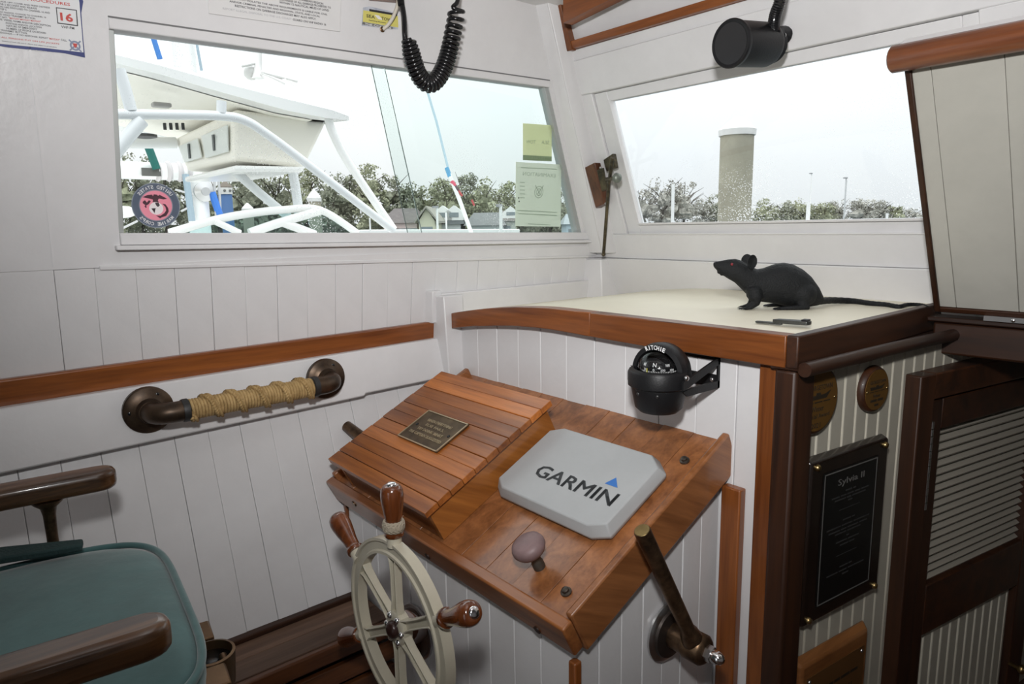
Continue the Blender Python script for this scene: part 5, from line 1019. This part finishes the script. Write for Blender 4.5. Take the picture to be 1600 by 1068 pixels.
tub('windscreen_frame', [(265, 364), (330, 345), (385, 334), (440, 328), (500, 328), (558, 364)], .03, x=XN-.3, mt=GW); tub('windscreen_bar', [(390, 364), (430, 350), (500, 329)], .035, x=XN-.28, mt=GW, n=2); tub('windscreen_bar', [(438, 346), (492, 366)], .034, x=XN-.28, mt=GW, n=2); tub('windscreen_bar', [(335, 345), (375, 364)], .025, x=XN-.28, mt=GW, n=2)
SCR = glass('boat_screen', (.75, .86, .86), 0); m = MB(); m.prism([onX(x, y, XN-.32) for x, y in ((270, 366), (330, 347), (385, 336), (440, 330), (498, 330), (555, 366))], V((-.01, 0, 0))); m.build('windscreen_pane', SCR, sb_)
h0 = onX(500, 400, XN); m = MB(); hull = [(XN+.5, 1.0, .45), (XN+.4, 4.5, .5), (XN-.6, 6.2, .55), (XN-1.6, 6.9, .6)]
m.hexa([V((XN, -4, WZ-.2)), V((XN-.2, 4, WZ-.2)), V((XN-2.6, 4, WZ-.2)), V((XN-2.8, -4, WZ-.2)), V((XN+.5, -4, .6)), V((XN+.35, 4.2, .72)), V((XN-3.1, 4.2, .72)), V((XN-3.3, -4, .6))]); m.hexa([V((XN-.2, 4, WZ-.2)), V((XN-1.3, 7, WZ-.2)), V((XN-1.5, 7, WZ-.2)), V((XN-2.6, 4, WZ-.2)), V((XN+.35, 4.2, .72)), V((XN-1.2, 7.8, .85)), V((XN-1.5, 7.8, .85)), V((XN-3.1, 4.2, .72))]); m.build('hull', GW, sb_, bevel=.04)
m = MB(); m.hexa([V((XN-.25, -1, .6)), V((XN-.25, 3.1, .7)), V((XN-2.5, 3.1, .7)), V((XN-2.5, -1, .6)), V((XN-.3, -1, .93)), V((XN-.3, 2.4, .93)), V((XN-2.45, 2.4, .93)), V((XN-2.45, -1, .93))]); m.build('cabin_trunk', GW, sb_, bevel=.05)
hb0 = onX(404, 112, XN-.5); m = MB(); m.tube([onX(403, 122, XN-.5), onX(402, 112, XN-.5), onX(404, 98, XN-.5), onX(404, 70, XN-.5)], [.05, .03, .026, .024], 12); an = m.build('antenna_mount', mat('chrome_pale', (.75, .74, .72), .3, metal=.6), sb_, smooth=60)
m = MB(); m.ico(onX(392, 114, XN-.55), .055, 2); m.tube([onX(378, 104, XN-.5), onX(402, 99, XN-.5)], .008, 6); m.build('light_globe', mat('globe_grey', (.5, .5, .48), .3), an, smooth=60)
for (a, b) in (((408, 112), (462, 127)), ((408, 114), (443, 130))): A, B = onX(*a, XN-.45), onX(*b, XN-.45); m = MB(); m.tube([A, A.lerp(B, .5), A.lerp(B, .85), B], [.006, .012, .022, .042], 14); m.build('horn', mat('chrome_pale', (.7, .7, .7)), sb_, smooth=60)
# ------------------------------------------------------------------ sailing yacht behind it: mast, boom and rigging
XS = -9.0; ya = thing('sailing_yacht', V((XS, 2.5, WZ)), 'white yacht mast, boom and rigging behind the fishing boat', 'boat')
m = MB(); a, b = onX(317, 400, XS), onX(303, 60, XS); b = V((a.x, a.y-.0, b.z+6)); m.tube([V((a.x, a.y, WZ)), b], .125, 16); m.build('mast', GW, ya, smooth=60)
m = MB(); m.tube([onX(120, 263, XS), onX(290, 269, XS)], .10, 14); m.build('boom', GW, ya, smooth=60)
m = MB(); c_ = onX(270, 268, XS)
for i in range(5): m.lathe([(.105, 0), (.125, .03), (.105, .06)], axisM(c_+V((0, .12*i-.2, 0)), (0, 1, 0)), 12)
m.build('sail_ties', mat('tie_pale', (.70, .66, .66), .8), ya, smooth=60); p = onX(233, 269, XS); m = MB(); m.box((p.x+.09, p.y-.10, p.z-.05), (p.x+.12, p.y+.10, p.z+.04)); m.build('boom_fitting', mat('fit_dark', (.12, .12, .11), .5), ya)
for nm, pts, r, c in (('shroud', [(305, 55), (315, 110)], .016, (.35, .45, .52)), ('shroud', [(290, 272), (300, 345)], .04, (.75, .76, .76)), ('halyard', [(334, 268), (338, 345)], .016, (.5, .5, .5)), ('halyard', [(341, 268), (345, 345)], .016, (.6, .6, .6)), ('green_strap', [(229, 222), (245, 264)], .045, (.01, .13, .11)), ('blue_strap', [(236, 48), (250, 92)], .03, (.06, .22, .60)), ('blue_line', [(331, 300), (344, 338)], .045, (.05, .20, .65)), ('guard_rail', [(180, 362), (215, 345)], .012, (.6, .6, .6)), ('guard_rail', [(283, 330), (303, 320)], .012, (.6, .6, .6)), ('guard_rail', [(274, 296), (302, 304)], .012, (.6, .6, .6))):
    m = MB(); m.tube([onX(x, y, XS+.15) for x, y in pts], r, 8); m.build(nm, mat('yacht_'+nm, c, .6), ya)
p = onX(322, 299, XS+.2); m = MB(); m.lathe([(.12, 0), (.12, .05), (.05, .07), (.05, .10), (0, .1)], axisM(p-V((.1, 0, 0)), (1, 0, 0)), 18); m.build('winch', STEEL, ya, smooth=50)
m = MB(); m.hexa([V((XS-1.2, -2, WZ-.2)), V((XS+1.0, -2, WZ-.2)), V((XS+.8, 6, WZ-.2)), V((XS-1, 6, WZ-.2)), V((XS-1.5, -2, .15)), V((XS+1.3, -2, .15)), V((XS+.8, 6.5, .25)), V((XS-1, 6.5, .25))]); m.build('hull', GW, ya, bevel=.05)
p = onX(190, 331, XS); m = MB(); m.ico(p, .09, 2, sc=(1, 1.9, .8)); m.build('fender', GW, ya, smooth=180)
# ------------------------------------------------------------------ pilings
CONC = mat('piling_concrete', (.40, .375, .29), .85, mottle=.25, mscale=2.5, bump=.5, bscale=12)
def piling(px, ytop, ycap, rpx, d, label, mt, capmt, seg=14, name='dock_piling'):
    p = atD(px, ycap, d); r = rpx*d/FPX; h = (ycap-ytop)*d/FPX; t = thing(name, V((p.x, p.y, WZ)), label, 'piling')
    m = MB(); m.lathe([(r*1.03, WZ-.5), (r, p.z)], Matrix.Translation((p.x, p.y, 0)), seg); m.build('shaft', mt, t, smooth=50)
    m = MB(); m.lathe([(r*1.1, p.z-h*.25), (r*1.13, p.z+h*.12), (r*.75, p.z+h*.5), (r*.2, p.z+h*.95), (0, p.z+h)], Matrix.Translation((p.x, p.y, 0)), seg); m.build('cap', capmt, t, smooth=30); return t
CAPW = mat('cap_white', (.80, .79, .76), .5, mottle=.12, mscale=5)
piling(1152, 182, 206, 25.5, 9, 'stout concrete piling with white pointed cap seen through the windshield', CONC, CAPW)
piling(491, 296, 311, 10, 13, 'short weathered piling with white cap right of the boat windscreen', CONC, CAPW)
piling(387, 317, 327, 8, 16, 'small piling with rounded white cap behind the boat windscreen', CONC, CAPW)
bt = piling(352, 283, 293, 9.5, 14, 'blue channel piling with white lantern band and pointed brown roof', mat('piling_blue', (.10, .20, .42), .6), mat('roof_brown', (.20, .17, .14), .8), 8)
p = atD(352, 298, 14); m = MB(); m.lathe([(.145, p.z-.07), (.15, p.z+.06)], Matrix.Translation((p.x, p.y, 0)), 8); m.build('lantern_band', CAPW, bt)
for a in range(8): q = V((p.x+.146*math.cos(a*math.pi/4+.39), p.y+.146*math.sin(a*math.pi/4+.39), p.z)); m = MB(); m.ico(q, .03, 1); m.build('lantern_pane', mat('pane_dark', (.15, .15, .14), .4), bt)
def pole(name, px, y0, y1, rpx, d, label, mt=GW, head=None):
    a, b = atD(px, y1, d), atD(px, y0, d); r = rpx*d/FPX; t = thing(name, V((a.x, a.y, WZ)), label, 'pole'); m = MB(); m.tube([V((a.x, a.y, WZ)), V((a.x, a.y, b.z))], r, 10); m.build('shaft', mt, t, smooth=60)
    if head: hh = MB(); q = V((a.x, a.y, b.z)); hh.box((q.x-r*head, q.y-r*head, q.z-r*.5), (q.x+r*head*.4, q.y+r*head*.4, q.z+r*1.2)); hh.build('lamp_head', mat('lamp_head_grey', (.35, .35, .36), .5), t)
    return t
pole('dock_pole', 1050.5, 288, 352, 2.6, 18, 'slim white pole left of the big piling in the windshield view')
t = pole('lamp_post', 1264, 272, 350, .8, 30, 'tall thin lamp post right of the big piling', GW, 3.5); a = atD(1263, 316, 30); m = MB(); m.lathe([(.075, WZ), (.075, a.z)], Matrix.Translation((a.x, a.y, 0)), 10); m.build('sleeve', GW, t)
pole('lamp_post', 1318, 279, 350, 1.2, 30, 'grey lamp post nearer the hatch lid', mat('post_grey', (.55, .56, .56), .5), 3)
pole('dock_pole', 1385, 333, 350, 2, 30, 'short white dock post closest to the hatch lid')
pole('lamp_post', 684, 324, 366, 1.8, 28, 'white dock lamp post left of the leaning pole', GW, 3); pole('lamp_post', 698, 332, 366, 1.3, 30, 'thinner white dock post left of the leaning pole'); pole('lamp_post', 783, 322, 366, 2.6, 26, 'stout white dock lamp post right of the leaning pole', GW, 2)
pole('dock_pole', 579, 340, 366, 1.3, 24, 'thin white dock post below the boat strut')
# leaning outrigger pole
lp = thing('outrigger_pole', atD(735, 364, 8), 'leaning outrigger pole with blue and red wrappings beyond the side window', 'pole')
for nm, pts, r, c in (('tip_section', [(667, 140), (682, 190), (700, 262)], .014, (.45, .58, .66)), ('blue_wrap', [(698, 262), (703, 276)], .026, (.10, .33, .55)), ('red_wrap', [(706, 283), (711, 291)], .026, (.62, .08, .14)), ('dark_wrap', [(711, 291), (716, 298)], .022, (.08, .04, .05)), ('butt_section', [(702, 272), (718, 312), (738, 368)], .024, (.80, .80, .78)), ('red_line', [(716, 297), (722, 306)], .014, (.40, .05, .05)), ('red_line', [(737, 312), (741, 321)], .012, (.40, .08, .07))):
    m = MB(); m.tube([atD(x, y, 8) for x, y in pts], r, 8); m.build(nm, mat('pole_'+nm, c, .5), lp, smooth=60)
# ------------------------------------------------------------------ docks and boats low in the view
def dock(name, l, r, d0, d1, th, label, mt, cat='dock'):
    a, b = atD(*l, d0), atD(*r, d1); dz = th/FPX*d0; m = MB(); sd = (FWD.xy.normalized()*2).to_3d()
    m.hexa([a-V((0, 0, dz)), b-V((0, 0, dz)), b+sd-V((0, 0, dz)), a+sd-V((0, 0, dz)), a, b, b+sd, a+sd]); t = thing(name, V(((a.x+b.x)/2, (a.y+b.y)/2, WZ)), label, cat); m.build('deck', mt, t, bevel=.02)
    for f_ in (.15, .5, .85): q = a.lerp(b, f_)+sd*.5; m = MB(); m.tube([V((q.x, q.y, WZ-.3)), V((q.x, q.y, q.z-dz*.5))], .12, 8); m.build('pile', CONC, t, smooth=60)
    return t
dock('floating_dock', (560, 359), (812, 358), 30, 26, 6, 'low white floating dock beyond the side window', GW); dock('fixed_dock', (1230, 344), (1470, 339), 34, 30, 2.2, 'grey dock walkway under the trees in the windshield view', mat('dock_grey', (.45, .45, .45), .7))
dock('moored_skiff', (1290, 345), (1322, 343), 28, 28, 5, 'low white skiff hull below the grey dock', GW, 'boat')
# ------------------------------------------------------------------ houses on the far shore
def house(x0, x1, yr, ye, yb, d, wallc, roofc, label, dormers=(), gable=False, wins=()):
    a, b = atD(x0, yb, d), atD(x1, yb, d); u = (b-a); u.z = 0; W = u.length; u.normalize(); n = V((-u.y, u.x, 0))
    if n.dot(FWD) < 0: n = -n
    ze = atD((x0+x1)/2, ye, d).z; zr = atD((x0+x1)/2, yr, d).z; z0 = min(a.z, WZ+.3)-2; D = 7
    t = thing('shore_house', V((a.x, a.y, z0)), label, 'house'); c = a.copy(); c.z = 0
    def P(s, k, z): return c+u*s+n*k+V((0, 0, z))
    m = MB(); m.hexa([P(0, 0, z0), P(W, 0, z0), P(W, D, z0), P(0, D, z0), P(0, 0, ze), P(W, 0, ze), P(W, D, ze), P(0, D, ze)])
    if gable: m.add([P(0, 0, ze), P(W, 0, ze), P(W/2, 0, zr), P(0, D, ze), P(W, D, ze), P(W/2, D, zr)], [(0, 1, 2), (5, 4, 3)])
    m.build('walls', mat('house_'+str(x0), wallc, .8), t)
    m = MB(); e = .35; RM_ = mat('roof_'+str(x0), roofc, .85, mottle=.2, mscale=1.5)
    if gable: m.hexa([P(-e, -e, ze-.2), P(W/2, -e, zr), P(W/2, D, zr), P(-e, D, ze-.2), P(-e, -e, ze), P(W/2, -e, zr+.2), P(W/2, D, zr+.2), P(-e, D, ze)]); m.hexa([P(W+e, -e, ze-.2), P(W/2, -e, zr), P(W/2, D, zr), P(W+e, D, ze-.2), P(W+e, -e, ze), P(W/2, -e, zr+.2), P(W/2, D, zr+.2), P(W+e, D, ze)])
    else: h = W*.14; m.add([P(-e, -e, ze), P(W+e, -e, ze), P(W+e, D+e, ze), P(-e, D+e, ze), P(h, D/2, zr), P(W-h, D/2, zr)], [(0, 1, 5, 4), (1, 2, 5), (2, 3, 4, 5), (3, 0, 4), (3, 2, 1, 0)])
    rf = m.build('roof', RM_, t)
    for s in dormers:
        sw_ = .9; q0 = ze+(zr-ze)*.25; q1 = ze+(zr-ze)*.75; m = MB(); k0 = .6
        m.hexa([P(W*s-sw_, k0, q0), P(W*s+sw_, k0, q0), P(W*s+sw_, 3, q0), P(W*s-sw_, 3, q0), P(W*s-sw_, k0, q1), P(W*s+sw_, k0, q1), P(W*s+sw_, 3, q1), P(W*s-sw_, 3, q1)]); m.add([P(W*s-sw_, k0, q1), P(W*s+sw_, k0, q1), P(W*s, k0, q1+.7), P(W*s-sw_, 3, q1), P(W*s+sw_, 3, q1), P(W*s, 3, q1+.7)], [(0, 1, 2), (1, 4, 5, 2), (3, 0, 2, 5)]); dm = m.build('dormer', GW, rf)
        m = MB(); m.box((0, 0, 0), (1, 1, 1), Matrix.Translation(P(W*s-.45, k0-.05, q0+.3)) @ frame((0, 0, 0), u, n) @ Matrix.Diagonal((.9, .06, (q1-q0)*.6, 1))); m.build('dormer_pane', mat('pane_grey', (.25, .29, .31), .2), rf)
    for s in wins:
        m = MB(); m.box((0, 0, 0), (1, 1, 1), Matrix.Translation(P(W*s-.5, -.06, ze-1.6)) @ frame((0, 0, 0), u, n) @ Matrix.Diagonal((1, .06, 1.1, 1))); m.build('window', mat('pane_grey', (.25, .29, .31), .2), t)
house(600, 652, 324, 348, 364, 62, (.72, .58, .56), (.17, .15, .145), 'pink walled house with grey roof behind the boat strut', wins=(.3, .55, .85))
house(655, 680, 325, 345, 364, 60, (.70, .68, .52), (.40, .38, .33), 'pale yellow gabled house between the pane edges', gable=True, wins=(.5,))
house(682, 720, 326, 350, 364, 66, (.70, .72, .74), (.10, .11, .115), 'white house with dark roof and two dormers left of the pole', dormers=(.25, .72), wins=(.2, .5, .8))
house(730, 786, 331, 352, 364, 66, (.62, .66, .66), (.20, .205, .205), 'grey house with broad grey roof right of the leaning pole', wins=(.3, .6, .85))
house(776, 806, 328, 345, 364, 72, (.60, .62, .56), (.22, .20, .185), 'beige roofed house with dormer beside the green stickers', dormers=(.75,), wins=(.5,))
house(885, 912, 333, 350, 364, 70, (.55, .66, .74), (.40, .44, .46), 'pale blue house at the right edge of the side window', wins=(.4,))
# ------------------------------------------------------------------ trees along the far shore
def leafmat(name, c): return mat(name, c, .9, mottle=.45, mscale=1.6, bump=.5, bscale=5)
LEAF = [leafmat('leaf_dark', (.40, .415, .31)), leafmat('leaf_mid', (.48, .495, .33)), leafmat('leaf_grey', (.58, .565, .50))]; BARK = mat('bark', (.10, .085, .07), .9)
def tree(px, ytop, wpx, d, kind, label, ybase=362, n=46):
    top_ = atD(px, ytop, d); base = atD(px, ybase, d); H = top_.z-base.z; R = wpx/2*d/FPX; t = thing('shore_tree', V((base.x, base.y, base.z-1)), label, 'tree', 'trees on the far shore')
    rnd = random.Random(int(px*7+ytop)); m = MB()
    for i in range(n):                       # leafy clumps of small blades round a few solid cores
        core = i < n//4; a = rnd.random()*6.283; rr = R*(.5 if core else .82)*math.sqrt(rnd.random()); h = rnd.random(); zz = base.z+H*((.08+.58*h) if core else (.05+.88*h)); k = (1-.5*max(0, h-.45)*1.6)
        c_ = V((base.x+rr*k*math.cos(a), base.y+rr*k*math.sin(a), zz)); rb = R*(.17+.13*rnd.random())
        random.seed(rnd.random())
        if core: m.ico(c_, rb*1.15, 2, .9, (1, 1, .85))
        for j in range(46 if kind < 2 else 30):
            d_ = V((rnd.gauss(0, 1), rnd.gauss(0, 1), rnd.gauss(0, 1))).normalized(); q_ = c_+d_*rb*(.75+.45*rnd.random()); s_ = R*(.035+.045*rnd.random())
            u_ = d_.cross(V((rnd.random()-.5, rnd.random()-.5, rnd.random()-.5))).normalized(); v_ = (d_.cross(u_)*.6+d_*.7*(rnd.random()-.3)).normalized()
            m.add([q_-u_*s_, q_-v_*s_*.7, q_+u_*s_, q_+v_*s_*.7], [(0, 1, 2, 3)])
    m.build('crown', LEAF[kind], t, fix=False)
    m = MB(); b0 = V((base.x, base.y, base.z-1)); m.tube([b0, V((base.x, base.y, base.z+H*.6))], [R*.09, R*.04], 7)
    for i in range(7 if kind < 2 else 16):
        a = rnd.random()*6.283; s0 = base.z+H*(.25+.35*rnd.random()); e = V((base.x+R*.9*math.cos(a), base.y+R*.9*math.sin(a), s0+H*(.25+.25*rnd.random()))); m.tube([V((base.x, base.y, s0)), (V((base.x, base.y, s0))+e)/2+V((0, 0, H*.05)), e], [R*.03, R*.02, R*.006], 5)
    m.build('trunk', BARK, t)
side = [(190, 255, 60, 75, 1), (225, 238, 60, 78, 0), (262, 248, 60, 76, 0), (150, 250, 70, 80, 1), (300, 262, 60, 82, 0), (345, 268, 70, 82, 1), (395, 266, 70, 80, 0), (440, 268, 70, 82, 0), (480, 258, 66, 80, 1), (520, 272, 60, 78, 0), (548, 268, 56, 80, 0), (580, 255, 56, 78, 1), (610, 274, 60, 80, 0), (640, 288, 56, 80, 0), (668, 288, 56, 82, 1), (700, 276, 58, 80, 1), (728, 272, 50, 82, 0), (756, 280, 54, 80, 1), (786, 283, 60, 82, 1), (822, 290, 56, 82, 0), (860, 296, 56, 84, 0), (895, 290, 50, 82, 0)]
words = ('dark broad-leaved shore tree', 'olive green shore tree', 'bare greyish shore tree')
ORD = ('first', 'second', 'third', 'fourth', 'fifth', 'sixth', 'seventh', 'eighth', 'ninth', 'tenth', 'eleventh', 'twelfth', 'thirteenth', 'fourteenth', 'fifteenth', 'sixteenth', 'seventeenth', 'eighteenth', 'nineteenth', 'twentieth', 'twenty-first', 'twenty-second')
side.sort()
for i, (px, yt, w_, d, kd) in enumerate(side): tree(px, yt, w_*1.25, d, kd, words[kd]+', '+ORD[i]+' from the left through the side window', 366)
front = [(1000, 298, 54, 85, 2), (1035, 282, 56, 85, 2), (1068, 284, 54, 86, 2), (1098, 312, 44, 88, 2), (1116, 302, 34, 88, 0), (1195, 312, 40, 88, 1), (1222, 316, 44, 90, 0), (1250, 314, 46, 90, 1), (1285, 317, 44, 90, 1), (1308, 312, 34, 90, 2), (1345, 312, 48, 88, 2), (1375, 315, 40, 90, 2), (1398, 319, 36, 90, 1), (1425, 328, 40, 92, 2), (1460, 332, 40, 92, 1), (1500, 328, 46, 92, 0), (1545, 326, 48, 92, 1), (1595, 324, 50, 92, 2), (1650, 322, 54, 92, 0), (1710, 320, 56, 92, 1), (1780, 318, 60, 92, 0)]
for i, (px, yt, w_, d, kd) in enumerate(front): tree(px, yt, w_*1.2, d, kd, words[kd]+', '+ORD[i]+' from the left through the windshield', 352, 36)
m = MB()
for seg_ in (((60, 100), (960, 100)), ((960, 100), (1900, 100))):
    a, b = atD(seg_[0][0], 352 if seg_[0][0] < 900 else 348, 95), atD(seg_[1][0], 348 if seg_[1][0] > 900 else 348, 95); f_ = (FWD.xy.normalized()*30).to_3d(); m.hexa([a-V((0, 0, 6)), b-V((0, 0, 6)), b+f_-V((0, 0, 6)), a+f_-V((0, 0, 6)), a, b, b+f_, a+f_])
o = m.build('shore_ground', leafmat('shore_scrub', (.10, .11, .07))); struct(o); o['label'] = 'scrubby far shore under the trees'

GR = {'shore_house': 'houses on the far shore', 'lamp_post': 'posts along the docks', 'dock_pole': 'posts along the docks', 'dock_piling': 'pilings in the marina', 'oval_plaque': 'round award plaques'}
for o in list(COL.objects):
    b_ = o.name.split('.')[0]
    if o.parent is None and b_ in GR: o['group'] = GR[b_]
